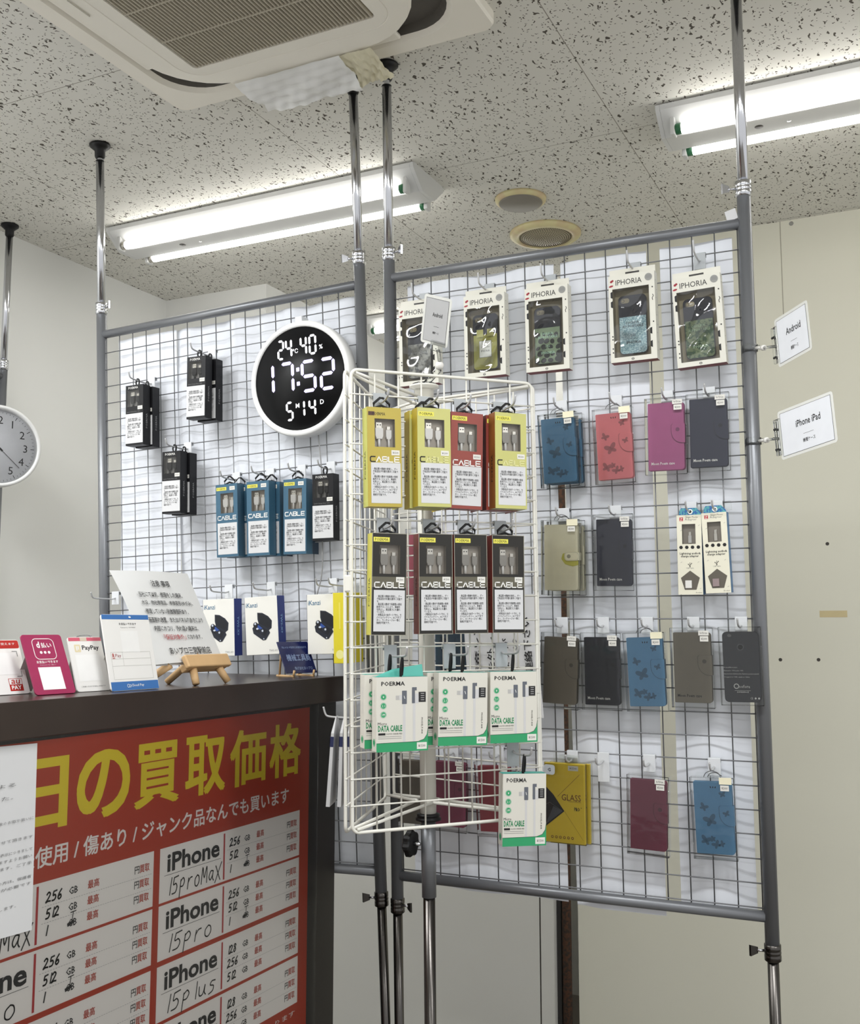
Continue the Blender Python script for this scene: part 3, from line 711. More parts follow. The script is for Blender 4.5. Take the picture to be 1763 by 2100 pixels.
def black_box(FM, a, b, d, roll, label, group, short, hook=True, yaw=0.0):
    w, h, dep = 0.0625, 0.172, 0.030
    M = hang_matrix(FM, a, b, h, d, dep, roll, yaw)
    if hook: hook_for(FM, a + 0.004, b + h / 2, d, short, loop=0.004)
    if 'black' in CACHE: return dup(CACHE['black'], M, label, group)
    r = thing('cable_box', label, 'cable box', M, group); z = lambda t: h * (1 - t); x0 = w / 2
    m = MB(); m.holed(-x0, x0, 0, h, -0.0245, 0.017, z(0.355), z(0.085), -dep, 0, -dep + 0.010, BK, mat('tray_dark', (112, 110, 106), 0.6))
    A = Art(m, (0, -dep, 0), (1, 0, 0), (0, 0, 1))
    A.text('POERMA', -0.004, z(0.045), WHITE, w=0.034, h=0.0065, l=1, res=1)
    A.text('Quick Charge Data Cable', -0.003, z(0.445), GREYINK, w=0.048, h=0.004, l=1, res=1)
    A = Art(m, (x0, 0, 0), (0, 1, 0), (0, 0, 1)); A.text('POERMA', -dep * 0.5, h * 0.40, mat('print_silver', (150, 150, 150), 0.4), w=0.042, h=0.006, l=1, rot=math.pi / 2, res=1)
    m.build('printed_box', r)
    usb(r, -0.0105, -dep + 0.0095, z(0.355) + 0.010, 'a', BLACKP, 1.0, BLACKP); usb(r, 0.0075, -dep + 0.0095, z(0.355) + 0.012, 'b', BLACKP, 1.0, BLACKP)
    f = MB(); Art(f, (0, -dep, 0), (1, 0, 0), (0, 0, 1)).rect(-0.0245, z(0.355), 0.017, z(0.085), FILM, 1); f.build('window_film', r)
    l = MB(); A = Art(l, (0, -dep, 0), (1, 0, 0), (0, 0, 1)); A.rect(-x0, z(0.965), x0 - 0.001, z(0.475), PAPER, 2)
    A.text(DESC, 0, z(0.71), INK, w=0.050, h=0.49 * h * 0.66, l=3, res=1, bold=0.012); l.build('description_label', r)
    price(r, 0.0205, z(0.385), -dep)
    m = MB(); m.tube(bez([(-0.004, -dep / 2, h), (-0.007, -dep / 2, h + 0.010), (-0.002, -dep / 2, h + 0.020), (0.004, -dep / 2, h + 0.016), (0.004, -dep / 2, h + 0.006), (0.001, -dep / 2, h)], 5), 0.0022, BLACKP, 6); m.build('hang_loop', r)
    CACHE['black'] = r
    return r
def data_box(FM, a, b, d, roll, label, group, short, hook=True, flap=False, yaw=0.0, w=0.103):
    h, dep = 0.139, 0.028
    M = hang_matrix(FM, a, b, h, d, dep, roll, yaw)
    if hook:
        bb = wire_above(FM, b + h / 2 + 0.03)
        peg(FM, a, bb, d + 0.025, 'metal peg hook holding the ' + short, plate=GREYP, ph=0.045)
    key = 'data%s%.3f' % (flap, w)
    if key in CACHE: return dup(CACHE[key], M, label, group)
    r = thing('cable_box', label, 'cable box', M, group); x0 = w / 2
    OW = mat('box_ivory', (210, 207, 196), 0.45, var=0.015); m = MB(); m.bbox(-x0, x0, -dep, 0, 0, h, OW, 0.0008, 1)
    k = w / 0.103
    A = Art(m, (0, -dep, 0), (1, 0, 0), (0, 0, 1))
    A.poly([(-x0, 0.0002), (x0, 0.0002), (x0, 0.042), (x0 - 0.002, 0.030), (x0 - 0.008, 0.0215), (x0 - 0.020, 0.0175), (-x0, 0.0165)], GREENT, 1)
    A.outline([(x0, 0.042), (x0 - 0.002, 0.030), (x0 - 0.008, 0.0215), (x0 - 0.020, 0.0175), (-x0, 0.0165)], 0.0008, mat('print_dark_green', (24, 70, 46), 0.5), 2, False)
    A.text('POERMA', -0.019 * k, h - 0.0125, INK, w=0.047 * k, h=0.008, l=2, bold=0.02, res=1)
    for i, (tt) in enumerate(('¥', '2.1', '1M')):
        cy = h - 0.037 - i * 0.0165
        A.disc(-0.038 * k, cy, 0.0062, GREENT, 1); A.ring(-0.038 * k, cy, 0.0052, 0.0057, WHITE, 2, 20); A.text(tt, -0.038 * k, cy, WHITE, h=0.0042, l=2, res=1)
    # pictured plugs and leads
    GP = mat('print_plug_grey', (92, 96, 104), 0.4); LG = mat('print_light_grey', (198, 197, 196), 0.5)
    A.rect(0.001 * k, 0.017, 0.006 * k, 0.088, LG, 1); A.rect(0.021 * k, 0.017, 0.026 * k, 0.092, LG, 1)
    A.rrect(-0.001 * k, h - 0.051, 0.0085 * k, h - 0.026, 0.001, GP, 2); A.rect(-0.0065 * k, h - 0.043, -0.001 * k, h - 0.034, LG, 1); A.rect(-0.0135 * k, h - 0.043, -0.0065 * k, h - 0.035, mat('print_pale', (178, 176, 172), 0.5), 1)
    A.line((0.0030 * k, h - 0.036), (0.0045 * k, h - 0.041), 0.001, WHITE, 3)
    A.rrect(0.019 * k, h - 0.050, 0.025 * k, h - 0.020, 0.001, GP, 2); A.rect(0.025 * k, h - 0.026, 0.0285 * k, h - 0.020, GP, 2); A.rect(0.0255 * k, h - 0.050, 0.0325 * k, h - 0.032, LG, 1)
    A.rect(0.0325 * k, h - 0.048, 0.047 * k, h - 0.029, INK, 2)
    for i in range(4): A.line((0.037 * k, h - 0.044 + i * 0.004), (0.0435 * k, h - 0.044 + i * 0.004), 0.0009, LG, 3)
    A.text('Micro', -0.040 * k, 0.0525, INK, w=0.018 * k, h=0.0052, l=2, res=1)
    A.text('DATA CABLE', -0.0245 * k, 0.0435, mat('print_green', (28, 128, 80), 0.5), w=0.048 * k, h=0.0115, l=2, bold=0.03, res=1)
    A.rect(-0.048 * k, 0.0312, -0.034 * k, 0.0352, INK, 2); A.text('2A QUICK CHARGER SPEED', -0.0165 * k, 0.0332, INK, w=0.032 * k, h=0.0032, l=2, res=1)
    for i in range(2): A.line((-0.048 * k, 0.0285 - 0.0035 * i), (-0.002 * k, 0.0285 - 0.0035 * i), 0.0006, GREYINK, 2)
    A.text('MODEL:P-808', 0.0395 * k, 0.047, INK, w=0.030, h=0.0032, l=2, rot=-math.pi / 2, res=1)
    A = Art(m, (-x0, 0, 0), (0, -1, 0), (0, 0, 1)); A.disc(dep / 2, 0.017, 0.007, GREENT, 1); A.ring(dep / 2, 0.017, 0.005, 0.0056, WHITE, 2)
    A.text('DATA CABLE', dep / 2, 0.09, LG, w=0.05, h=0.006, l=1, rot=math.pi / 2, res=1)
    A = Art(m, (0, 0, h), (1, 0, 0), (0, 1, 0)); A.rect(-x0, -dep, x0, 0, TEAL, 1)
    m.build('printed_box', r)
    if flap:
        f = MB(); f.add([(-x0 * 0.9, -0.003, h), (x0, -0.003, h), (x0, 0.004, h + 0.022), (-x0 * 0.2, 0.003, h + 0.013)], [(0, 1, 2, 3)], TEAL); f.build('open_lid_flap', r)
    price(r, x0 - 0.0125, 0.0095, -dep, '¥1500', 0.020, 0.0125)
    m = MB(); m.tube(bez([(-0.002, -dep + 0.004, h - 0.004), (-0.003, -dep + 0.002, h + 0.012), (0, -dep + 0.003, h + 0.036), (0.003, -dep + 0.008, h + 0.020), (0.002, -dep + 0.010, h + 0.002)], 6), 0.0026, BLACKP, 8); m.build('hang_loop', r)
    CACHE[key] = r
    return r
def butterfly(A, cx, cy, s, m, rot=0.0, l=2):
    for dx, dy, rx, ry, t in ((0.34, 0.26, 0.42, 0.26, 0.7), (-0.34, 0.26, 0.42, 0.26, 2.44), (0.26, -0.24, 0.30, 0.20, -0.7), (-0.26, -0.24, 0.30, 0.20, -2.44), (0, 0, 0.06, 0.35, 0)):
        x = cx + s * (dx * math.cos(rot) - dy * math.sin(rot)); y = cy + s * (dx * math.sin(rot) + dy * math.cos(rot))
        A.disc(x, y, s * rx, m, l, 16, ry / rx, t + rot)
def sleeve(root, w, h, dep, cx=0.0, z0=-0.010, tab=True, shift=0.0):
    """clear retail sleeve around a case"""
    m = MB(); x0, x1 = cx - w / 2, cx + w / 2
    pts = [(x0, z0), (x1, z0), (x1, z0 + h), (x0, z0 + h)]
    m.shell(pts, -dep, 0.001, CLEARP)
    m.add([(x, -dep, z) for x, z in pts], [(0, 1, 2, 3)], CLEARP)
    e = 0.0007
    for p, q in ((0, 1), (1, 2), (2, 3), (3, 0)):
        m.tube([(pts[p][0], -dep, pts[p][1]), (pts[q][0], -dep, pts[q][1])], e, CLEARP, 5)
    if tab: m.add([(x0 + 0.008, -dep / 2, z0 + h), (x1 - 0.008, -dep / 2, z0 + h), (x1 - 0.014, -dep / 2, z0 + h + 0.010), (x0 + 0.014, -dep / 2, z0 + h + 0.010)], [(0, 1, 2, 3)], CLEARP)
    return m.build('clear_sleeve', root)
def wallet(FM, a, b, d, roll, col, label, short, style, group='wallet phone cases on the right rack', hook=True, yaw=0.0):
    """folding phone case in a clear sleeve; style: butterfly, plain, text, strap"""
    w, h, dep = 0.0795, 0.152, 0.015
    M = hang_matrix(FM, a, b, h, d, dep + 0.006, roll, yaw)
    ring = style == 'butterfly' or style == 'cream'
    if hook: hook_for(FM, a, b + h / 2 + 0.003, d, short, loop=0.0, pw=0.027)
    r = thing('wallet_phone_case', label, 'phone case', M, group)
    nm = 'leather_%d_%d_%d' % col
    C = mat(nm, col, 0.45, var=0.09, scale=45, bump=0.15); dk = mat(nm + '_deep', tuple(int(v * 0.72) for v in col), 0.5, var=0.08, scale=60)
    cd = 'data_' + nm + style
    m = MB(); rad = 0.007
    pts = [(-w / 2, 0), (w / 2 - rad, 0)] + [(w / 2 - rad + rad * math.sin(R(t)), rad - rad * math.cos(R(t))) for t in (22, 45, 68, 90)] + [(w / 2 - rad + rad * math.cos(R(t)), h - rad + rad * math.sin(R(t))) for t in (0, 30, 60, 90)] + [(-w / 2, h)]
    m.prism(pts, -dep, -dep + 0.0035, C, 0.0012)
    m.prism([(x * 0.95, z * 0.97 + 0.002) for x, z in pts], -dep + 0.0035, -0.0035, mat('case_inner_dark', (40, 36, 34), 0.6))
    m.prism(pts, -0.0035, 0, C); m.box(-w / 2 - 0.001, -w / 2 + 0.003, -dep + 0.001, 0, 0.001, h - 0.001, C)
    A = Art(m, (0, -dep, 0), (1, 0, 0), (0, 0, 1))
    if style == 'butterfly':
        for cx, cy, s, ro in ((-0.021, 0.098, 0.013, -0.5), (-0.008, 0.070, 0.020, 0.35), (0.022, 0.082, 0.013, 0.9), (-0.020, 0.028, 0.016, -0.3), (0.002, 0.020, 0.013, 0.6), (0.020, 0.126, 0.010, 0.2), (-0.004, 0.032, 0.009, 1.5), (0.014, 0.022, 0.010, 1.1)): butterfly(A, cx, cy, s, dk, ro)
        for i in (-1, 0, 1): A.disc(0.001 + i * 0.005, h - 0.011, 0.0011, INK, 3, 8, 2.0, -0.3 * i)
    if style == 'text':
        A.text('Moon Poem case', -0.008, 0.0155, WHITE if sum(col) < 330 or col[0] > 140 else INK, w=0.052, h=0.0065, l=2, bold=0.02, res=1)
    m.build('cover', r)
    if style in ('butterfly', 'plain', 'text'):
        s = MB(); n = 8
        pts = [(w / 2 + 0.002, 0.060)] + [(w / 2 - 0.004 - 0.024 * math.sin(R(90 * i / n)), 0.060 + 0.026 * (1 - math.cos(R(90 * i / n)))) for i in range(n + 1)] + [(w / 2 - 0.028, 0.100), (w / 2 - 0.025, 0.103), (w / 2 + 0.002, 0.103)]
        s.prism(pts[::-1], -dep - 0.0016, -dep + 0.0002, C, 0.0003)
        s.box(w / 2 + 0.0002, w / 2 + 0.002, -dep - 0.0015, -0.001, 0.060, 0.103, C)
        A = Art(s, (0, -dep - 0.0017, 0), (1, 0, 0), (0, 0, 1)); A.outline([(x, z) for x, z in pts[:-1]], 0.0009, dk, 1, False)
        if style == 'butterfly': butterfly(A, w / 2 - 0.013, 0.086, 0.010, dk, 0.4, 1)
        else: A.disc(w / 2 - 0.014, 0.090, 0.0045, dk, 1)
        s.M = Matrix(); s.build('closing_strap', r)
    if style == 'cream':
        s = MB(); s.prism([(w / 2 + 0.001, 0.058), (w / 2 - 0.012, 0.055), (w / 2 - 0.030, 0.060), (w / 2 - 0.039, 0.072), (w / 2 - 0.036, 0.084), (w / 2 - 0.024, 0.088), (w / 2 + 0.001, 0.088)][::-1], -dep - 0.0012, -dep + 0.0002, mat('aged_yellow_pad', (198, 192, 84), 0.5), 0.0003); s.build('magnet_pad', r, label='yellowed magnet pad')
        C2 = mat(nm + '_strap', tuple(min(255, v + 14) for v in col), 0.4, var=0.04); s = MB(); s.prism(rr(0.036, 0.021, 0.008, 5, w / 2 - 0.013, 0.078), -dep - 0.0046, -dep - 0.001, C2, 0.0008); s.box(w / 2, w / 2 + 0.004, -dep - 0.0044, 0, 0.069, 0.087, C2); A = Art(s, (0, -dep - 0.0047, 0), (1, 0, 0), (0, 0, 1)); A.outline(rr(0.033, 0.018, 0.007, 5, w / 2 - 0.013, 0.078), 0.0006, dk, 1); A.disc(w / 2 - 0.020, 0.078, 0.0045, dk, 1); s.build('closing_strap', r)
    if style != 'nosleeve': sleeve(r, 0.092, 0.172, 0.022)
    y = -0.0225
    if ring:
        price(r, 0.029, h + 0.004, y, '', 0.026, 0.0145, CREAMST, 'cream_sticker'); price(r, 0.027, h - 0.011, y, '¥2000', 0.018, 0.012)
        g = MB(); g.tube(bez([(-0.018, -0.011, h + 0.010), (-0.012, -0.012, h + 0.019), (0, -0.013, h + 0.023), (0.012, -0.010, h + 0.019), (0.018, -0.011, h + 0.010)], 5), 0.0009, WIREM, 6); g.tube(bez([(-0.010, -0.008, h + 0.010), (-0.004, -0.009, h + 0.017), (0.008, -0.009, h + 0.019), (0.020, -0.008, h + 0.012)], 5), 0.0009, WIREM, 6); g.build('wire_ring', r)
    else:
        price(r, 0.027, h - 0.0005, y, 'for P20 Lite', 0.022, 0.0105, None, 'model_sticker'); price(r, 0.028, h - 0.013, y, '¥2000', 0.018, 0.0115)
    return r
def window_case_box(FM, a, b, d, roll, label, short, top, low, art):
    """white retail box with a film window showing a two-tone phone case"""
    w, h, dep = 0.1055, 0.2005, 0.028
    M = hang_matrix(FM, a, b, h, d, dep, roll)
    peg(FM, a, wire_above(FM, b + h / 2 + 0.017), d + 0.03, 'metal peg hook holding the ' + short, plate=GREYP, tip=0.026)
    r = thing('phone_case_box', label, 'phone case box', M, 'white window boxes in the top row of the right rack'); x0 = w / 2
    z = lambda t: h * (1 - t)
    LIL = mat('box_lily', (214, 212, 200), 0.5, var=0.015); INN = mat('box_inner_kraft', (150, 138, 110), 0.7)
    hx0, hx1, hz0, hz1 = -0.044, 0.0395, z(0.945), z(0.155)
    m = MB(); m.holed(-x0, x0, 0, h, hx0, hx1, hz0, hz1, -dep, 0, -0.004, LIL, INN)
    A = Art(m, (0, -dep, 0), (1, 0, 0), (0, 0, 1)); RD = mat('print_crimson', (150, 28, 44), 0.45); DK = mat('print_charcoal', (52, 50, 48), 0.5)
    A.text('IPHORIA', -0.006, z(0.085), DK, w=0.060, h=0.0125, l=1, bold=0.005, res=2)
    A.disc(-0.0455, z(0.065), 0.0035, RD, 1, 12, 0.8, 0.5); A.disc(-0.0425, z(0.055), 0.0025, RD, 1, 12, 0.8, -0.6)
    A.disc(-0.0465, z(0.118), 0.0052, RD, 1, 14, 0.42, 0.2)
    A.disc(0.0395, z(0.065), 0.0085, mat('round_sticker_grey', (142, 142, 138), 0.5), 2, 24)
    for tz in (0.045, 0.055, 0.065, 0.075): A.line((0.034, z(tz)), (0.045, z(tz)), 0.0006, GREYINK, 3)
    for sx, zs in ((-0.0465, (0.70, 0.735, 0.84, 0.885)), (0.0475, (0.185, 0.58))):
        for t in zs: A.disc(sx, z(t), 0.0017, DK, 1, 8, 1.1, 0.6)
    for sx, s, zs in ((hx0 - 0.0022, 1, ((0.19, 0.25), (0.30, 0.36))), (hx1 + 0.0022, 1, ((0.65, 0.71), (0.80, 0.86)))):
        for t0, t1 in zs: A.poly([(sx - 0.0022, z(t1)), (sx + 0.0022, z(t1) - 0.002), (sx + 0.0022, z(t0) + 0.002), (sx - 0.0022, z(t0))], INK, 1)
    A.stroke([(0.0475, z(0.27)), (0.049, z(0.29)), (0.0465, z(0.31)), (0.0475, z(0.335))], 0.0014, DK, 1)
    A.ring(-0.002, z(0.975), 0.0022, 0.003, DK, 1, 16); A.line((-0.005, z(0.975)), (0.001, z(0.975)), 0.0012, DK, 1)
    A = Art(m, (x0, 0, 0), (0, 1, 0), (0, 0, 1))
    for i in range(9): A.disc(-dep * (0.35 if i % 2 else 0.65), z(0.1 + 0.1 * i), 0.0013, DK, 1, 8)
    A = Art(m, (0, 0, 0), (1, 0, 0), (0, -1, 0)); A.rect(-x0, 0, x0, dep, mat('box_base_red', (120, 34, 34), 0.5), 1)
    m.build('window_box', r)
    t = MB(); t.holed(-x0, x0, h, h + 0.017, -0.016, 0.016, h + 0.005, h + 0.009, -dep * 0.5 - 0.0006, -dep * 0.5 + 0.0006, -dep * 0.5 + 0.0004, LIL, DK); t.build('hang_tab', r)
    c = MB(); cw, chh = 0.064, 0.136; cz = (hz0 + hz1) / 2 - 0.004
    c.prism(rr(cw, chh, 0.010, 6, -0.002, cz), -0.018, -0.008, top, 0.0015)
    A = Art(c, (-0.002, -0.018, cz), (1, 0, 0), (0, 0, 1))
    mk = rr(cw - 0.003, chh - 0.003, 0.0085, 6); cut = 0.018
    A.poly([(x, min(zz, cut)) for x, zz in mk if zz <= cut or True], low, 1)
    A.rrect(-0.026, 0.050, -0.006, 0.061, 0.005, INN, 2); A.ring(-0.0215, 0.0555, 0.003, 0.0042, DK, 3, 16)
    art(A, cw, chh); c.build('phone_case', r)
    f = MB(); nx, nz = 28, 52; rnd = random.Random(sum(map(ord, label))); ph = [rnd.uniform(0, 6) for _ in range(4)]; vs = []
    for j in range(nz + 1):
        for i in range(nx + 1):
            x = hx0 + (hx1 - hx0) * i / nx; zz = hz0 + (hz1 - hz0) * j / nz; e = min(1, min(i, nx - i) / 8) * min(1, min(j, nz - j) / 5)
            vs.append((x, -dep - 0.0004 - 0.0022 * e * (math.sin(x * 38 + zz * 62 + ph[0]) + 0.8 * math.sin(zz * 96 - x * 60 + ph[1] + 1.2 * math.sin(x * 60 + ph[2]))), zz))
    f.add(vs, [[j * (nx + 1) + i, j * (nx + 1) + i + 1, (j + 1) * (nx + 1) + i + 1, (j + 1) * (nx + 1) + i] for j in range(nz) for i in range(nx)], clear('window_film_glossy', (248, 250, 249), 0.08, 0.06, 0.01, 0.0), True)
    f.build('window_film', r)
    return r

# ================================================================== goods on the right rack
NAVYT = mat('case_navy_gloss', (30, 33, 48), 0.12, var=0.05)
def cap_text(col):
    def f(A, cw, chh):
        A.text('COULEUR', -0.001, 0.004, col, w=0.031, h=0.0062, l=3, bold=0.02, res=1); A.text('AU PORTABLE', 0, -0.004, col, w=0.048, h=0.0062, l=3, bold=0.02, res=1)
        A.text('232', 0.0, -0.0255, col, w=0.011, h=0.0055, l=3, bold=0.01, res=1); A.text('avant-garde', 0, -0.033, col, w=0.022, h=0.0025, l=3, res=1)
        A.text('IPHORIA', 0.001, -0.0415, col, w=0.034, h=0.0065, l=3, bold=0.02, res=1)
    return f
def perfume(A, cw, chh):
    OL = mat('olive_print', (158, 154, 62), 0.35, var=0.06)
    A.rect(-0.022, 0.010, -0.005, 0.031, mat('olive_light', (186, 182, 104), 0.35), 2); A.rect(0.005, 0.010, 0.022, 0.031, mat('olive_light', (186, 182, 104), 0.35), 2)
    A.rect(-0.0305, -0.03, 0.0305, 0.013, OL, 2); A.rect(-0.016, -0.038, 0.016, 0.003, DKP, 3); A.rect(-0.0152, -0.0372, 0.0152, 0.0022, WHITE, 4)
    A.text('L\'EAU DE', 0, -0.009, INK, w=0.013, h=0.0025, l=5, res=1); A.text('IPHORIA', 0, -0.022, INK, w=0.022, h=0.005, l=5, res=1)
    A.text('AU PORTABLE', 0, -0.0125, INK, w=0.022, h=0.0026, l=5, res=1)
def spots(A, cw, chh):
    rnd = random.Random(4); D = mat('spot_black', (24, 30, 30), 0.3)
    for i in range(4):
        for j in range(5):
            A.disc(-0.024 + 0.016 * i + rnd.uniform(-.003, .003) + (0.006 if j % 2 else 0), -0.060 + 0.0155 * j + rnd.uniform(-.002, .002), rnd.uniform(.0055, .0085), D, 2, 12, rnd.uniform(.6, 0.95), rnd.uniform(0, 3))
    cap_text(mat('print_mint', (176, 214, 186), 0.4))(A, cw, chh)
DKP = mat('print_charcoal', (52, 50, 48), 0.5)
window_case_box(RM, 0.0839, 1.3065, 0.045, -0.3, 'white window box of a silver-grey patterned phone case, behind the small grey Android card', 'silver patterned case box', NAVYT, two_tone('marble_silver', (74, 76, 76), (176, 174, 166), 'noise', 75, 0.40, 0.58, 0.3), cap_text(mat('print_pale_grey', (196, 196, 192), 0.4)))
window_case_box(RM, 0.2603, 1.3097, 0.045, 0.0, 'white window box of an olive-green bottle phone case', 'olive bottle case box', NAVYT, mat('olive_print', (158, 154, 62), 0.35, var=0.06), perfume)
window_case_box(RM, 0.4174, 1.3075, 0.045, 0.0, 'white window box of a green leopard-spotted phone case', 'leopard-spotted case box', NAVYT, mat('sage_green', (134, 152, 122), 0.3, var=0.1, scale=120), spots)
window_case_box(RM, 0.6207, 1.3092, 0.045, -0.4, 'white window box of a pale blue glitter phone case', 'pale blue glitter case box', NAVYT, two_tone('glitter_blue', (190, 214, 216), (126, 160, 172), 'cells', 520, 0.35, 0.6, 0.3), cap_text(mat('print_slate', (40, 52, 60), 0.4)))
window_case_box(RM, 0.7675, 1.2831, 0.045, -2.2, 'white window box of a green camouflage phone case, last in the top row', 'camouflage case box', NAVYT, two_tone('camouflage', (38, 72, 42), (108, 122, 84), 'noise', 130, 0.42, 0.56, 0.3), cap_text(mat('print_sage', (150, 176, 140), 0.4)))

BLUE = (62, 108, 140); SKY = (92, 148, 188)
wallet(RM, 0.4363, 1.0198, 0.040, -1.8, (70, 116, 148), 'dark blue butterfly-embossed wallet case, left of the coral pink one', 'dark blue butterfly wallet case', 'butterfly')
wallet(RM, 0.4440, 1.0185, 0.0165, -1.0, (70, 116, 148), 'second dark blue wallet case tucked behind the dark blue butterfly one', '', 'plain', hook=False)
wallet(RM, 0.4420, 0.7690, 0.0165, 0.5, (228, 222, 194), 'second cream wallet case tucked behind the one with the yellowed pad', '', 'plain', hook=False)
wallet(RM, 0.5676, 1.0203, 0.040, -1.5, (206, 112, 116), 'coral pink butterfly-embossed wallet case under the leopard-spotted box', 'coral pink butterfly wallet case', 'butterfly')
wallet(RM, 0.6847, 1.0340, 0.035, 0.8, (168, 84, 132), 'magenta-pink wallet case left of the navy one in the upper row', 'magenta wallet case', 'text')
wallet(RM, 0.7776, 1.0354, 0.035, 0.6, (40, 42, 62), 'navy wallet case right of the magenta one, nearest the right pole in its row', 'navy wallet case by the magenta one', 'text')
wallet(RM, 0.4351, 0.7707, 0.040, 1.0, (228, 222, 194), 'cream wallet case with a yellowed magnet pad', 'cream wallet case', 'cream')
wallet(RM, 0.5583, 0.7785, 0.035, 0.8, (38, 40, 58), 'navy wallet case right of the cream one', 'navy wallet case by the cream one', 'text')
wallet(RM, 0.4249, 0.5108, 0.035, 2.9, (122, 113, 98), 'tilted taupe wallet case beside the white cable boxes of the spinner', 'tilted taupe wallet case', 'plain')
wallet(RM, 0.5227, 0.5112, 0.035, 0.2, (26, 28, 42), 'navy wallet case between the tilted taupe one and the sky blue one', 'navy wallet case by the tilted taupe one', 'text')
wallet(RM, 0.6233, 0.5117, 0.035, -1.8, SKY, 'sky blue butterfly wallet case in the row of five below the adapters', 'sky blue butterfly wallet case above the crimson one', 'butterfly')
wallet(RM, 0.7258, 0.5226, 0.035, 0.0, (124, 116, 100), 'taupe wallet case with dark lettering left of the black phone cover', 'taupe lettered wallet case', 'text')
wallet(RM, 0.6187, 0.1989, 0.035, 1.4, (126, 42, 70), 'dark crimson wallet case in the bottom row, right of the yellow packet', 'dark crimson wallet case', 'plain')
wallet(RM, 0.7605, 0.2032, 0.035, -1.4, SKY, 'sky blue butterfly wallet case in the bottom row by the right pole', 'sky blue butterfly wallet case in the bottom row', 'butterfly')
wallet(RM, 0.0518, 0.2107, 0.035, 0.0, (112, 104, 90), 'taupe wallet case low behind the spinner wires, left of its post', 'taupe wallet case behind the spinner', 'plain')
wallet(RM, 0.1420, 0.2120, 0.035, 1.6, (150, 58, 92), 'raspberry wallet case behind the spinner wires, right of its post', 'raspberry wallet case behind the spinner', 'plain')
wallet(RM, 0.2592, 0.2100, 0.040, -2.0, (172, 62, 76), 'red wallet case behind the spinner, left of the lowest white cable box', 'red wallet case behind the spinner', 'cream2')
wallet(RM, 0.0820, 0.7645, 0.035, 0.5, (206, 92, 116), 'rose pink wallet case behind the charcoal cable boxes of the spinner', 'rose pink wallet case behind the spinner', 'plain')
wallet(RM, 0.1500, 0.5560, 0.035, 0.0, (60, 96, 124), 'dusty blue butterfly wallet case behind the black hang loops of the spinner', 'dusty blue wallet case behind the spinner', 'butterfly')

# black phone back cover
M = hang_matrix(RM, 0.8282, 0.5257, 0.150, 0.030, 0.014, -0.7)
hook_for(RM, 0.8282, 0.5257 + 0.080, 0.030, 'black phone back cover', loop=0.0)
r = thing('phone_back_cover', 'black phone back cover with white print beside the right pole', 'phone case', M)
m = MB(); m.prism(rr(0.075, 0.150, 0.009, 6, 0, 0.075), -0.010, 0, mat('cover_black', (19, 21, 31), 0.25), 0.0012)
A = Art(m, (0, -0.010, 0), (1, 0, 0), (0, 0, 1))
A.disc(0.0, 0.117, 0.0068, mat('camera_ring', (90, 90, 92), 0.2, 0.8), 1, 24); A.disc(0, 0.117, 0.0055, INK, 2, 24)
A.disc(-0.022, 0.142, 0.0045, GREYINK, 1, 16, 0.7)
for i, (t, wd) in enumerate((('Product/Mixed plastic', 0.028), ('Dimension: 1713 packs / 30%', 0.040), ('Imported and distributed by: Exclusive product material', 0.072), ('Designed in USA, made in China', 0.053))):
    A.text(t, -0.0365 + wd / 2, 0.0735 - 0.0068 * i, WHITE, w=wd, h=0.0032, l=1, res=1)
A.ring(-0.012, 0.034, 0.004, 0.0055, WHITE, 1, 20); A.text('oofore', 0.0045, 0.0335, WHITE, w=0.023, h=0.0065, l=1, res=1)
A.line((-0.016, 0.0245), (0.017, 0.0245), 0.0005, WHITE, 1); A.text('EXPERIENCE', 0.001, 0.0215, WHITE, w=0.024, h=0.003, l=1, res=1)
A.text('CE', 0.0185, 0.0085, WHITE, w=0.0055, h=0.004, l=1, res=1); A.disc(0.0265, 0.0085, 0.002, WHITE, 1); A.disc(0.0335, 0.0085, 0.002, WHITE, 1)
m.build('cover', r); sleeve(r, 0.088, 0.166, 0.016, z0=-0.006)

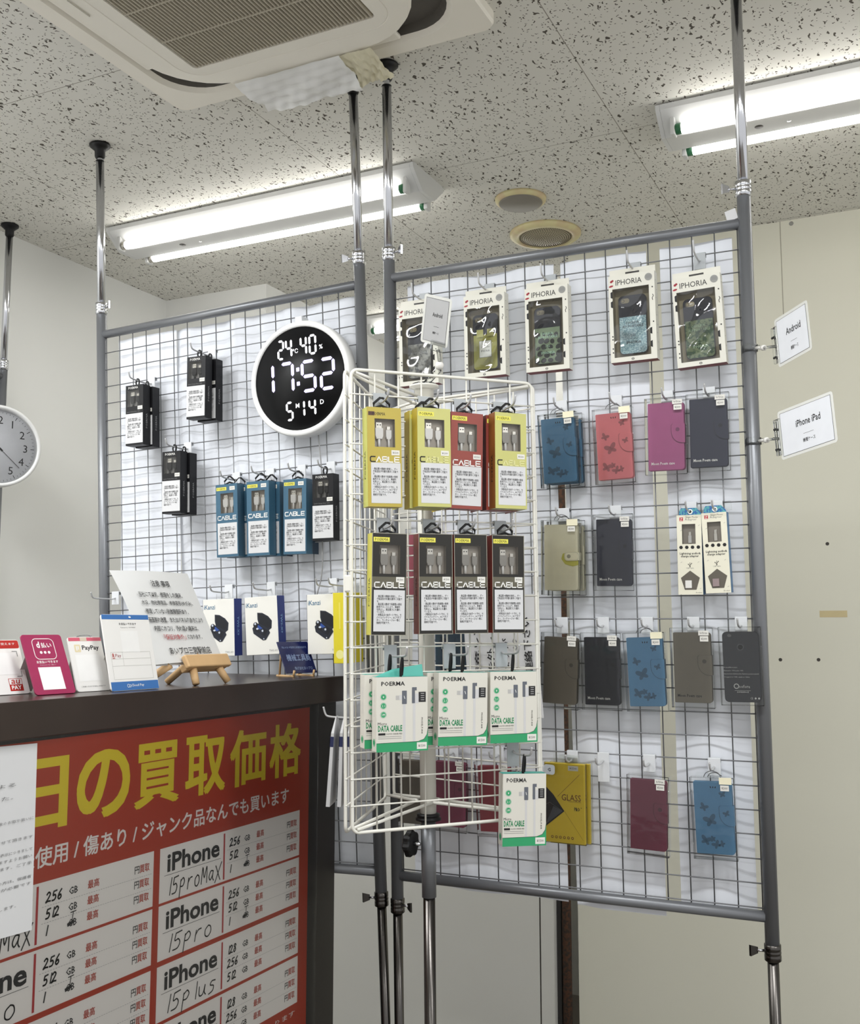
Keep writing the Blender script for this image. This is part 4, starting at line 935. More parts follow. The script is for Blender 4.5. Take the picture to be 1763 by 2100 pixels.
# white adapters with blue header tabs
def adapter(a, b, roll, label, short, plug, pent):
    w, h, dep = 0.0535, 0.1745, 0.028
    M = hang_matrix(RM, a, b, h, 0.035, dep, roll)
    bb = wire_above(RM, b + h / 2 + 0.012)
    peg(RM, a, bb, 0.06, 'metal peg hook holding the ' + short, ph=0.02)
    r = thing('adapter_box', label, 'adapter box', M, 'two boxed adapters on the right rack'); x0 = w / 2
    IV = mat('adapter_ivory', (228, 224, 204), 0.45, var=0.03, scale=80); BL = mat('adapter_blue', (52, 106, 150), 0.4)
    z = lambda t: h * (1 - t)
    m = MB(); m.holed(-x0, x0, 0, h, -0.0155, 0.0135, z(0.365), z(0.115), -dep, 0, -dep + 0.011, IV, TRAY)
    for sx, d in ((-x0, -1), (x0, 1)):
        A = Art(m, (sx, 0, 0), (0, d, 0), (0, 0, 1)); A.rect(-dep if d > 0 else 0, 0, 0 if d > 0 else dep, h, BL, 1)
    A = Art(m, (0, -dep, 0), (1, 0, 0), (0, 0, 1)); RDP = mat('print_red', (186, 56, 62), 0.5)
    A.rect(-0.0205, z(0.075), -0.0125, z(0.028), RDP, 1); A.text('Z', -0.0165, z(0.052), WHITE, h=0.006, l=2, res=1)
    A.text('Smart Phone', 0.006, z(0.028), INK, w=0.026, h=0.004, l=1, res=1); A.text('Adapter', 0.004, z(0.06), GREYINK, w=0.026, h=0.0062, l=1, res=1)
    for i in range(4): A.poly([(-0.0185 + 0.0125 * i + 0.0042 * math.cos(R(60 * k)), z(0.407) + 0.0042 * math.sin(R(60 * k))) for k in range(6)], INK, 1)
    A.text('Lightning audio&', 0.001, z(0.488), INK, w=0.045, h=0.0062, l=1, bold=0.02, res=1); A.text('charge adapter', 0, z(0.522), INK, w=0.039, h=0.0062, l=1, bold=0.02, res=1)
    A.line((0, z(0.65)), (0, z(0.60)), 0.0009, INK); A.line((0, z(0.635)), (0.0035, z(0.612)), 0.0009, INK); A.line((0, z(0.642)), (-0.0035, z(0.622)), 0.0009, INK); A.disc(0, z(0.652), 0.0013, INK); A.disc(0.0035, z(0.61), 0.001, INK); A.disc(-0.0035, z(0.62), 0.001, INK)
    A.text('USB cable', 0, z(0.668), GREYINK, w=0.016, h=0.003, l=1, res=1)
    for i, (px, pz) in enumerate(((-0.019, 0.2), (0.02, 0.14), (-0.02, 0.6), (0.017, 0.6), (-0.014, 0.93), (0.02, 0.93))): A.line((px, z(pz)), (px + 0.003, z(pz - 0.012)), 0.0005, GREYINK)
    P5 = [(0, z(0.70)), (-0.0205, z(0.79)), (-0.0125, z(0.94)), (0.0125, z(0.94)), (0.0205, z(0.79))]
    A.poly(P5, mat('window_shade', (96, 90, 80), 0.6), 1); A.text('Product', 0.018, z(0.975), INK, w=0.013, h=0.0026, l=1, res=1)
    m.build('printed_box', r)
    q = MB(); q.M = T((-0.004, -dep - 0.0004, z(0.92))); q.bbox(-0.007, 0.007, -0.002, 0, 0, 0.017, pent, 0.0006); q.build('adapter_plug', r)
    q = MB(); q.M = T((0, -dep + 0.0105, z(0.36))); q.bbox(-0.0038, 0.0038, -0.005, 0, 0.001, 0.018, plug, 0.0008); q.bbox(-0.003, 0.003, -0.0035, -0.001, 0.018, 0.026, STEEL, 0.0005); q.build('lightning_plug', r)
    f = MB(); Art(f, (0, -dep, 0), (1, 0, 0), (0, 0, 1)).rect(-0.0155, z(0.365), 0.0135, z(0.115), FILM, 1); f.build('window_film', r)
    t = MB(); t.prism([(-x0 + 0.003, 0), (x0 - 0.001, 0), (x0 - 0.003, 0.006), (x0 - 0.012, 0.016), (-x0 + 0.008, 0.016), (-x0 + 0.004, 0.010)], -dep * 0.6, -dep * 0.6 + 0.001, two_tone('header_blue', (44, 92, 156), (84, 156, 160), 'noise', 180, 0.45, 0.55, 0.4))
    for v in range(len(t.v)): t.v[v] = (t.v[v][0], t.v[v][1], t.v[v][2] + h)
    A = Art(t, (0.001, -dep * 0.6, h + 0.008), (1, 0, 0), (0, 0, 1)); A.ring(0, 0, 0.0032, 0.0056, WHITE, 1); A.disc(0, 0, 0.0032, INK, 1); t.build('header_tab', r)
    return r
adapter(0.7289, 0.7686, 0.4, 'left white adapter box with blue header showing a white plug', 'left adapter box', PLUGW, PLUGW)
adapter(0.7855, 0.7715, -1.5, 'right white adapter box with blue side showing a metal plug', 'right adapter box', STEEL, mat('plug_mauve', (150, 132, 132), 0.4))
m = MB(); m.M = RM @ T((0.762, -0.002, 0.870)) @ RY(R(-3)); m.bbox(-0.055, 0.055, -0.004, 0.0, -0.008, 0.012, CLEARP, 0.001); o = m.build('clear_bar')
tag(o, 'clear plastic bar on the grid just above the two adapter boxes', 'plastic bar')

# yellow glass protector packet
GLY = mat('packet_yellow', (232, 204, 46), 0.35, var=0.06)
def packet(M, label):
    w, h, dep = 0.093, 0.178, 0.010
    r = thing('glass_packet', label, 'screen protector', M); x0 = w / 2
    m = MB(); m.bbox(-x0, x0, -dep, 0, 0, h, GLY, 0.0008, 1)
    A = Art(m, (-x0, -dep, 0), (1, 0, 0), (0, 0, 1)); DR = mat('print_maroon', (110, 44, 22), 0.5)
    z = lambda t: h * (1 - t)
    A.poly([(0, z(0.29)), (0, z(0.81)), (0.0455, z(0.60)), (0.020, z(0.40))], INK, 1)
    A.poly([(0.001, z(0.775)), (0.0195, z(0.545)), (0.0415, z(0.60)), (0.002, z(0.775))], mat('print_glass_grey', (78, 80, 84), 0.35), 2)
    A.outline([(0, z(0.535)), (0.011, z(0.50)), (0.040, z(0.595))], 0.0006, GREYINK, 3, False)
    A.line((0.030, z(0.42)), (0.082, z(0.13)), 0.0007, DR, 1); A.line((0.0455, z(0.60)), (0.088, z(0.94)), 0.0007, mat('packet_fold', (176, 146, 24), 0.4), 1)
    A.text('GLASS', 0.062, z(0.425), DR, w=0.045, h=0.014, l=1, res=2); A.text('PREMIUM TEMPERED', 0.070, z(0.475), DR, w=0.030, h=0.0022, l=1, res=1)
    A.text('PRO', 0.0755, z(0.565), INK, w=0.013, h=0.0085, l=1, bold=0.03, res=1); A.text('+', 0.085, z(0.545), INK, h=0.003, l=1, res=1)
    for i in range(6): A.ring(0.016 + 0.0095 * i, z(0.93), 0.0018, 0.003, DR, 1, 12); A.line((0.014 + 0.0095 * i, z(0.945)), (0.018 + 0.0095 * i, z(0.945)), 0.0006, DR, 1)
    m.build('packet_front', r)
    price(r, 0.021, z(0.055), -dep, '¥1500', 0.024, 0.011)
    s = MB(); s.bbox(-x0 - 0.0015, x0 + 0.003, -dep - 0.001, 0.0015, -0.0015, h + 0.002, CLEARP, 0.0008, 1); s.build('clear_sleeve', r)
    t = MB(); t.holed(-0.026, 0.022, h + 0.002, h + 0.018, -0.016, -0.002, h + 0.008, h + 0.013, -dep * 0.5 - 0.0004, -dep * 0.5 + 0.0004, -dep * 0.5 + 0.0003, CLEARP, CLEARP); t.build('hang_tab', r)
    return r
hook_for(RM, 0.4410, 0.2124 + 0.095, 0.030, 'yellow glass packet', loop=0.0)
packet(hang_matrix(RM, 0.4296, 0.2124, 0.178, 0.036, 0.010, 0.5), 'yellow and black screen glass packet in the bottom row of the right rack')
GLZ = packet(hang_matrix(RM, 0.4370, 0.2110, 0.178, 0.018, 0.010, 0.8), 'yellow screen glass packet hanging behind the front one on the same hook')
m = MB(); m.prism(rr(0.026, 0.022, 0.006, 5), -0.0012, 0, GREYP); A = Art(m, (0, -0.0012, 0), (1, 0, 0), (0, 0, 1)); A.text('G', 0, 0, INK, h=0.008, l=1, bold=0.02, res=1)
o = m.build('round_tag', M=hang_matrix(RM, 0.400, 0.289, 0.0, 0.052, 0.001, 3)); tag(o, 'small grey tag lettered G at the corner of the front yellow packet', 'tag')
r = thing('price_hook', 'empty white hook with a hanging price strip right of the yellow packets', 'hook', RM @ T((0.514, -0.004, WIRE0 + WIREP * 6)))
m = MB(); m.bbox(-0.0135, 0.0135, -0.004, 0, -0.062, 0.004, PEGW, 0.001); m.build('backplate', r)
m = MB(); m.tube(bez([(0, -0.002, -0.014), (0, -0.03, -0.018), (0, -0.058, -0.012), (0, -0.064, 0.002)], 5), 0.0022, PEGM, 8); m.build('arm', r)

# notice sheet hung sideways behind the spinner
M = hang_matrix(RM, 0.2950, 0.5414, 0.283, 0.062, 0.0006, -3.5)
m = MB(); vs = []; nx = 12
for j in range(13):
    for i in range(nx + 1): vs.append((-0.09 + 0.18 * i / nx, -0.0006 - 0.003 * math.sin(i * 0.5 + j * 0.3), 0.283 * j / 12))
m.add(vs, [[j * (nx + 1) + i, j * (nx + 1) + i + 1, (j + 1) * (nx + 1) + i + 1, (j + 1) * (nx + 1) + i] for j in range(12) for i in range(nx)], PAPER, True)
A = Art(m, (0, -0.005, 0.0), (1, 0, 0), (0, 0, 1))
for x, t, y, ln, hh in ((-0.060, 'し流い', 0.140, 0.14, 0.014), (-0.026, '席を外し', 0.135, 0.11, 0.018), (0.012, 'いますが', 0.135, 0.10, 0.014), (0.036, '09', 0.17, 0.03, 0.012), (0.066, 'ご連絡下さい', 0.155, 0.15, 0.019)):
    A.text(t, x, y, GREYINK if t == '09' else INK, w=ln, h=hh, l=1, rot=math.pi / 2, bold=0.02, res=1)
o = m.build('notice_sheet', M=M); tag(o, 'white Japanese notice sheet hung sideways behind the spinner beside the tilted taupe case', 'notice')

# ================================================================== goods on the left rack
GK = 'cable boxes on the left rack'
black_box(LM, 0.1692, 1.2241, 0.075, 1.0, 'black cable box at the far left of the left rack, front one on its hook', GK, 'far-left pair of black cable boxes')
black_box(LM, 0.1750, 1.2215, 0.042, 1.0, 'black cable box behind the front one at the far left of the left rack', GK, '', False)
black_box(LM, 0.3862, 1.2747, 0.075, 2.2, 'black cable box nearest the left of the digital clock, front one on its hook', GK, 'black cable boxes left of the clock')
black_box(LM, 0.3940, 1.2715, 0.038, 1.6, 'black cable box behind the front one nearest the left of the digital clock', GK, '', False)
black_box(LM, 0.2958, 1.0210, 0.075, 1.5, 'black cable box hanging below the other two black pairs, front one', GK, 'lower pair of black cable boxes')
black_box(LM, 0.3020, 1.0185, 0.042, 1.5, 'black cable box behind the front one of the lowest black pair', GK, '', False)
black_box(LM, 0.7605, 0.9167, 0.045, 1.5, 'single black cable box at the right end of the blue row under the clock', GK, 'single black cable box under the clock')
cable_box('teal', LM, 0.4632, 0.9045, 0.052, 0.1, 'blue CABLE box at the left end of the blue row', GK, 'left blue cable boxes')
cable_box('teal', LM, 0.4740, 0.9030, 0.021, 0.6, 'blue CABLE box behind the left one of the blue row', GK, '', False)
cable_box('teal', LM, 0.5747, 0.9006, 0.068, 0.8, 'blue CABLE box in the middle of the blue row', GK, 'middle blue cable boxes')
cable_box('teal', LM, 0.5860, 0.8990, 0.035, 1.0, 'blue CABLE box behind the middle one of the blue row', GK, '', False)
cable_box('teal', LM, 0.6741, 0.8992, 0.045, 1.8, 'blue CABLE box left of the single black box under the clock', GK, 'right blue cable box')

# earbud boxes
def earbud_box(a, b, roll, label, short):
    w, h, dep = 0.1025, 0.151, 0.034
    M = hang_matrix(LM, a, b, h, 0.060, dep, roll)
    bb = wire_above(LM, b + h / 2 + 0.012)
    peg(LM, a - 0.004, bb, 0.085, 'metal peg hook holding the ' + short)
    if 'ear' in CACHE: return dup(CACHE['ear'], M, label)
    r = thing('earbud_box', label, 'earbud box', M, 'white earbud boxes above the counter'); x0 = w / 2
    OW = mat('earbud_white', (232, 230, 222), 0.4, var=0.01); BL = mat('earbud_blue', (36, 56, 132), 0.4); TL = mat('print_teal', (30, 96, 132), 0.4)
    m = MB(); m.bbox(-x0, x0, -dep, 0, 0, h, OW, 0.0008, 1)
    A = Art(m, (x0, 0, 0), (0, 1, 0), (0, 0, 1)); A.rect(-dep, 0, 0, h, BL, 1); A.text('TWS-X9', -dep / 2, h * 0.52, mat('print_sky', (150, 190, 226), 0.4), w=0.05, h=0.0085, l=2, rot=-math.pi / 2, bold=0.01, res=1)
    A = Art(m, (-x0, 0, 0), (0, -1, 0), (0, 0, 1)); A.rect(0, 0, dep, h, BL, 1)
    A = Art(m, (0, -dep, 0), (1, 0, 0), (0, 0, 1)); A.text('iKanzi', -0.029, h - 0.021, TL, w=0.037, h=0.012, l=1, bold=0.01, res=2); A.text('TWS-X9', 0.034, 0.010, GREYINK, w=0.026, h=0.005, l=1, res=1)
    DK1 = mat('print_case_dark', (30, 34, 46), 0.3); DK2 = mat('print_case_black', (18, 20, 28), 0.3); BLU = mat('print_case_blue', (44, 76, 150), 0.3); LGT = mat('print_shine', (196, 202, 214), 0.3)
    A.poly([(-0.012, 0.110), (0.004, 0.1085), (0.022, 0.099), (0.033, 0.087), (0.031, 0.068), (0.022, 0.062), (-0.008, 0.078), (-0.012, 0.092)], DK1, 1)
    A.poly([(-0.009, 0.107), (0.004, 0.105), (0.020, 0.096), (0.029, 0.086), (0.027, 0.071), (0.020, 0.068), (-0.006, 0.081)], DK2, 2)
    A.poly([(-0.008, 0.082), (0.022, 0.064), (0.026, 0.056), (0.012, 0.038), (0.003, 0.037), (-0.026, 0.056), (-0.029, 0.070), (-0.020, 0.078)], DK1, 3)
    A.poly([(-0.009, 0.079), (0.019, 0.062), (0.010, 0.047), (-0.022, 0.064), (-0.020, 0.074)], DK2, 4)
    A.disc(-0.018, 0.078, 0.0075, DK2, 5); A.disc(-0.019, 0.081, 0.003, LGT, 6); A.poly([(-0.012, 0.080), (0.004, 0.068), (0.0, 0.062), (-0.013, 0.070)], BLU, 5)
    A.disc(-0.013, 0.068, 0.004, LGT, 6, 12, 0.6); A.disc(0.001, 0.061, 0.007, DK1, 6); A.disc(0.003, 0.062, 0.0028, LGT, 7); A.disc(0.006, 0.041, 0.0018, LGT, 6)
    m.build('printed_box', r)
    t = MB(); t.holed(-0.018, 0.018, h, h + 0.014, -0.010, 0.010, h + 0.006, h + 0.010, -dep * 0.5 - 0.0005, -dep * 0.5 + 0.0005, -dep * 0.5, FILM, FILM); t.build('hang_tab', r)
    CACHE['ear'] = r; return r
earbud_box(0.4340, 0.6187, 0.5, 'white earbud box partly behind the leaning notice board', 'left earbud box')
earbud_box(0.5720, 0.6192, -1.2, 'white earbud box above the small blue sign, middle of the three', 'middle earbud box')
earbud_box(0.7635, 0.6171, 0.4, 'white earbud box partly behind the yellow box by the spinner', 'right earbud box')
r = thing('yellow_box', 'narrow yellow box with a pale round mark hanging left of the spinner', 'box', hang_matrix(LM, 0.8330, 0.6060, 0.174, 0.100, 0.085, 1.0))
m = MB(); m.bbox(-0.020, 0.016, -0.085, 0, 0, 0.174, mat('box_lemon', (222, 206, 44), 0.4, var=0.03), 0.0008, 1)
A = Art(m, (0, -0.085, 0), (1, 0, 0), (0, 0, 1)); PY = mat('print_pale_yellow', (236, 230, 150), 0.5); A.disc(-0.002, 0.022, 0.011, PY, 1, 24); A.rect(-0.003, 0.085, 0.001, 0.15, mat('print_soft_yellow', (228, 214, 90), 0.5), 1); m.build('printed_box', r)
peg(LM, 0.805, WIRE0 + WIREP * 14, 0.10, 'metal peg hook holding the narrow yellow box')
peg(LM, 0.030, WIRE0 + WIREP * 14, 0.10, 'empty metal peg hook at the left pole beside the leaning notice board')

# digital clock
r = thing('digital_clock', 'round black digital wall clock with white rim showing 17:52', 'clock', LM @ T((0.7020, -0.010, 1.2620)) @ RY(R(-1)))
RIMW = mat('clock_white', (232, 232, 230), 0.35, var=0.01)
m = MB(); m.M = RX(R(90)); m.lathe([(0.146, 0.0), (0.154, 0.004), (0.154, 0.036), (0.151, 0.040), (0.140, 0.041), (0.138, 0.037)], RIMW, 64, closed=True); m.lathe([(0.0, 0.001), (0.146, 0.0)], RIMW, 64, closed=True); m.build('rim', r)
m = MB(); m.M = RX(R(90)); m.lathe([(0.139, 0.030), (0.139, 0.0372), (0.0, 0.0373)], mat('clock_face_black', (8, 8, 10), 0.4, spec=0.2), 64, closed=True); m.build('face', r)
LEDW = glow('led_white', (250, 250, 255), 1.5); LEDV = glow('led_violet', (214, 206, 250), 1.35)
SEG = {'0': 'abcdef', '1': 'bc', '2': 'abged', '4': 'fgbc', '5': 'afgcd', '7': 'abcf', 'o': ''}
SEG['7'] = 'abc'
def seven(A, ch, cx, cy, w, h, t, m):
    g = t * 0.22
    S = {'a': ((-w / 2, h / 2), (w / 2, h / 2)), 'g': ((-w / 2, 0), (w / 2, 0)), 'd': ((-w / 2, -h / 2), (w / 2, -h / 2)), 'f': ((-w / 2, 0), (-w / 2, h / 2)), 'b': ((w / 2, 0), (w / 2, h / 2)), 'e': ((-w / 2, -h / 2), (-w / 2, 0)), 'c': ((w / 2, -h / 2), (w / 2, 0))}
    for k in SEG[ch]:
        a, b = Vector(S[k][0]), Vector(S[k][1]); d = (b - a).normalized(); q = Vector((-d.y, d.x)) * t / 2; a = a + d * g; b = b - d * g; e = d * t / 2
        c = Vector((cx, cy)); A.poly([tuple(c + v) for v in (a, a + e - q, b - e - q, b, b - e + q, a + e + q)], m, 1)
def led(name, items, extra=()):
    m = MB(); A = Art(m, (0, -0.0376, 0), (1, 0, 0), (0, 0, 1))
    for it in items: seven(A, *it)
    for t, x, y, h in extra: A.text(t, x, y, LEDW, h=h, l=1, bold=0.01, res=2)
    return m, A
m, A = led('t', [('2', -0.054, 0.084, 0.016, 0.048, 0.006, LEDW), ('4', -0.029, 0.085, 0.016, 0.048, 0.006, LEDW), ('4', 0.017, 0.085, 0.016, 0.048, 0.006, LEDW), ('0', 0.045, 0.084, 0.018, 0.048, 0.006, LEDW)], [('℃', -0.009, 0.075, 0.012), ('%', 0.070, 0.074, 0.012)]); m.build('temperature_and_humidity_digits', r)
for it in (('1', -0.096, 0.010, 0.028, 0.078, 0.0095, LEDV), ('7', -0.038, 0.006, 0.036, 0.078, 0.0095, LEDV), ('5', 0.029, 0.002, 0.038, 0.078, 0.0095, LEDV), ('2', 0.086, 0.000, 0.038, 0.078, 0.0095, LEDV)):
    m, A = led('c', [it]); m.build('time_digit', r)
m, A = led('c', [])
for yy in (0.024, -0.014): A.rrect(-0.0085, yy - 0.0055, 0.0015, yy + 0.0055, 0.002, LEDV, 1)
m.build('colon', r)
m, A = led('d', [('5', -0.034, -0.084, 0.017, 0.046, 0.006, LEDW), ('1', 0.006, -0.082, 0.010, 0.042, 0.006, LEDW), ('4', 0.036, -0.083, 0.017, 0.042, 0.006, LEDW)], [('M', -0.009, -0.072, 0.012), ('D', 0.066, -0.072, 0.012)]); m.build('date_digits', r)
m = MB(); m.bbox(-0.011, 0.011, -0.030, 0.004, 0.150, 0.170, PEGW, 0.002); m.build('hanging_bracket', r)
m = MB(); m.tube(bez([(0.03, -0.004, -0.150), (0.035, -0.004, -0.28), (0.028, -0.004, -0.42), (0.020, -0.004, -0.52), (-0.01, -0.004, -0.60), (-0.02, -0.004, -0.64)], 6), 0.0018, mat('cord_grey', (150, 150, 150), 0.5), 6); m.build('power_cord', r)

# white analogue clock on the third rack
c = Vector((-2.852, 2.522, 2.117)); look = math.atan2(-2.525 - 0.9, 2.845)
nrm = Vector((0.90, -0.44, 0)).normalized()
CM = Matrix.Translation(c) @ Matrix(((-nrm.y, -nrm.x, 0, 0), (nrm.x, -nrm.y, 0, 0), (0, 0, 1, 0), (0, 0, 0, 1)))
r = thing('wall_clock', 'round white analogue wall clock cut by the left edge', 'clock', CM)
m = MB(); m.M = RX(R(90)); m.lathe([(0.132, -0.022), (0.140, -0.018), (0.140, 0.014), (0.136, 0.020), (0.128, 0.018), (0.126, -0.004)], RIMW, 56, closed=True); m.lathe([(0.0, -0.021), (0.132, -0.022)], RIMW, 56, closed=True); m.build('rim', r)
m = MB(); m.M = RX(R(90)); m.lathe([(0.127, -0.006), (0.127, -0.003), (0.0, -0.003)], mat('clock_face_white', (226, 227, 230), 0.5), 56, closed=True)
m.M = Matrix(); A = Art(m, (0, 0.003, 0), (1, 0, 0), (0, 0, 1))
for i in range(60):
    a = R(6 * i); l = 0.011 if i % 5 == 0 else 0.005; A.line((0.121 * math.sin(a), 0.121 * math.cos(a)), ((0.121 - l) * math.sin(a), (0.121 - l) * math.cos(a)), 0.002 if i % 5 == 0 else 0.001, INK, 1)
for k in range(1, 13): A.text(str(k), 0.092 * math.sin(R(30 * k)), 0.092 * math.cos(R(30 * k)), INK, h=0.026, l=1, res=2)
m.build('dial', r)
for nm, ang, ln, wd in (('hour_hand', 176, 0.062, 0.008), ('minute_hand', 312, 0.098, 0.006), ('second_hand', 133, 0.10, 0.0016)):
    m = MB(); A = Art(m, (0, 0.001, 0), (1, 0, 0), (0, 0, 1)); a = R(ang); A.line((-0.02 * math.sin(a), -0.02 * math.cos(a)), (ln * math.sin(a), ln * math.cos(a)), wd, INK, {'h': 3, 'm': 6, 's': 9}[nm[0]]); m.build(nm, r)
m = MB(); m.M = RX(R(90)); m.lathe([(0.1265, 0.012), (0.0, 0.0125)], FILM, 48, closed=True); m.build('glass_cover', r)

# ================================================================== sign cards on clips
def card(M, w, h, title, sub, label, grey=False, portrait=False):
    r = thing('sign_card', label, 'sign', M)
    PC = mat('card_grey', (176, 176, 176), 0.5) if grey else mat('card_white', (222, 224, 228), 0.45)
    m = MB(); m.prism(rr(w, h, 0.006, 5, w / 2, h / 2), -0.0006, 0, mat('laminate_edge', (214, 214, 208), 0.3))
    A = Art(m, (0, -0.0006, 0), (1, 0, 0), (0, 0, 1)); A.rect(0.006, 0.006, w - 0.006, h - 0.006, INK, 1); A.rect(0.0068, 0.0068, w - 0.0068, h - 0.0068, PC, 2)
    A.text(title, w * 0.54, h * 0.62, INK, w=w * (0.36 if portrait else 0.44), h=h * (0.085 if portrait else 0.14), l=3, bold=0.015, res=2); A.line((w * 0.44, h * 0.38), (w * 0.62, h * 0.38), 0.0006, INK, 3)
    A.text(sub, w * 0.53, h * 0.25, INK, w=w * 0.22, h=h * (0.05 if portrait else 0.08), l=3, bold=0.01, res=1)
    m.build('printed_card', r)
    return r
IM = frame((-0.2811, 2.2617, 1.8490), ((0.78997, 0.60917, -0.06973), (-0.60335, 0.79255, 0.08850), (0.10917, -0.02784, 0.99363)))
AM = frame((-0.2771, 2.2361, 2.0398), ((0.67469, 0.73493, -0.06832), (-0.73056, 0.67813, 0.08009), (0.10519, -0.00413, 0.99444)))
KM = frame((-0.9928, 2.0016, 2.1242), ((0.92624, 0.24325, 0.28795), (-0.12594, 0.91972, -0.37183), (-0.35528, 0.30814, 0.88251)))
for M, w, title, lab, bp in ((IM, 0.148, 'iPhone iPad', 'white iPhone iPad sign card clipped to the right pole, lower of two', 1.012), (AM, 0.110, 'Android', 'white Android sign card clipped to the right pole, upper of two', 1.2176)):
    r = card(M, w, 0.105, title, '機種ケース', lab)
    m = MB(); m.bbox(-0.012, 0.006, -0.003, 0.003, 0.012, 0.090, CLEARP, 0.001); m.build('clear_clip', r)
    for zz in (0.026, 0.070): k = MB(); k.tube([(-0.014, 0, zz), (-0.006, 0, zz)], 0.0025, BLACKP, 10); k.build('clip_pin', r)
    P = M.inverted() @ (RM @ Vector((0.872, 0, bp)))
    m = MB(); m.tube([(P.x * 0.45 - 0.006, P.y * 0.45, 0.05 + (P.z - 0.05) * 0.45), (P.x * 0.82, P.y * 0.82, 0.05 + (P.z - 0.05) * 0.82)], 0.0035, PLUGW, 10); m.tube([(P.x * 0.45 - 0.006, P.y * 0.45, 0.05 + (P.z - 0.05) * 0.45), (-0.008, 0, 0.05)], 0.003, CLEARP, 8)
    m.tube([(P.x * 0.42 - 0.006, P.y * 0.45, 0.05 + (P.z - 0.05) * 0.42), (P.x * 0.50 - 0.006, P.y * 0.50, 0.05 + (P.z - 0.05) * 0.50)], 0.006, PLUGW, 12); m.build('ball_joint_arm', r)
    m = MB(); m.M = M.inverted() @ RM @ T((0.867, 0, bp - 0.008)); m.lathe([(0.0155, 0), (0.0178, 0.001), (0.0178, 0.016), (0.0155, 0.017)], CLEARP, 24, closed=True); m.bbox(0.010, 0.022, -0.006, 0.006, 0.002, 0.014, CLEARP, 0.001); m.build('pole_clamp', r)
r = card(KM, 0.074, 0.105, 'Android', '機種ケース', 'small grey Android card tilted on a clear stand on top of the spinner', True, True)
m = MB(); m.bbox(0.030, 0.068, -0.003, 0.003, -0.012, 0.010, CLEARP, 0.001); m.build('clear_clip', r)
P = KM.inverted() @ (SM @ Vector((0.2, 0.1155, 0.905)))
m = MB(); m.tube([(0.050, 0, -0.008), (0.055, 0.004, -0.035)], 0.004, CLEARP, 10)
m.build('clear_arm', r)
m = MB(); m.M = T((0.055, 0.004, -0.042)); m.lathe([(0.002, -0.010), (0.008, -0.006), (0.010, 0), (0.008, 0.006), (0.002, 0.010)], PLUGW, 16); m.build('ball_joint', r)
m = MB(); m.tube([(0.055, 0.004, -0.05), tuple(P)], 0.007, CLEARP, 12); m.M = KM.inverted() @ SM @ T((0.2, 0.1155, 0.905)); m.lathe([(0.028, 0), (0.026, 0.004), (0.010, 0.008)], CLEARP, 20); m.build('clear_stand', r)

# ================================================================== counter and poster
r = thing('reception_counter', 'dark walnut reception counter with a red price poster on its front', 'counter', T((0, 0, 0)))
ZT = 1.382; UF = -1.365; VE = 2.318
m = MB(); m.bbox(-2.05, UF, -0.2, VE, ZT - 0.062, ZT, WOODD, 0.0015); m.build('counter_top', r)
m = MB(); m.box(-1.98, UF - 0.020, -0.2, VE - 0.004, FLOOR + 0.05, ZT - 0.062, WOODB); m.box(-1.95, UF - 0.05, -0.2, VE - 0.02, FLOOR, FLOOR + 0.05, BLACKP); m.build('front_board', r)

POR = mat('poster_red', (168, 56, 32), 0.35, var=0.05, scale=4); POY = mat('poster_yellow', (214, 194, 40), 0.35, var=0.04); POW = mat('poster_white', (226, 222, 216), 0.35, var=0.01)
r = thing('price_poster', 'red and white buy-back price poster with big yellow lettering on the counter front', 'poster', T((UF - 0.0192, 0, 0)))
m = MB(); m.box(0, 0.0004, 0.64, 2.189, 0.578, 1.312, POR)
A = Art(m, (0.0004, 0, 0), (0, 1, 0), (0, 0, 1))
for ch, x, wd in (('本', 1.20, 0.128), ('日', 1.349, 0.118), ('の', 1.497, 0.135), ('買', 1.6425, 0.130), ('取', 1.792, 0.132), ('価', 1.941, 0.134), ('格', 2.087, 0.130)):
    A.text(ch, x, 1.221, POY, w=wd - 0.006, h=0.115, l=2, bold=0.031, res=4)
A.text('未使用 / 傷あり / ジャンク品なんでも買います', (1.302 + 2.102) / 2, 1.117, POW, w=0.80, h=0.034, l=2, bold=0.02, res=2)
A.text('※査定額は当日の状態になります', 1.93, 0.622, POW, w=0.42, h=0.013, l=2, res=1)
DIVR = mat('poster_divider_red', (168, 40, 44), 0.4)
def strokes(t, x, y, w, h, wd): handwrite(A, t, x, y, w, h, wd, INK)
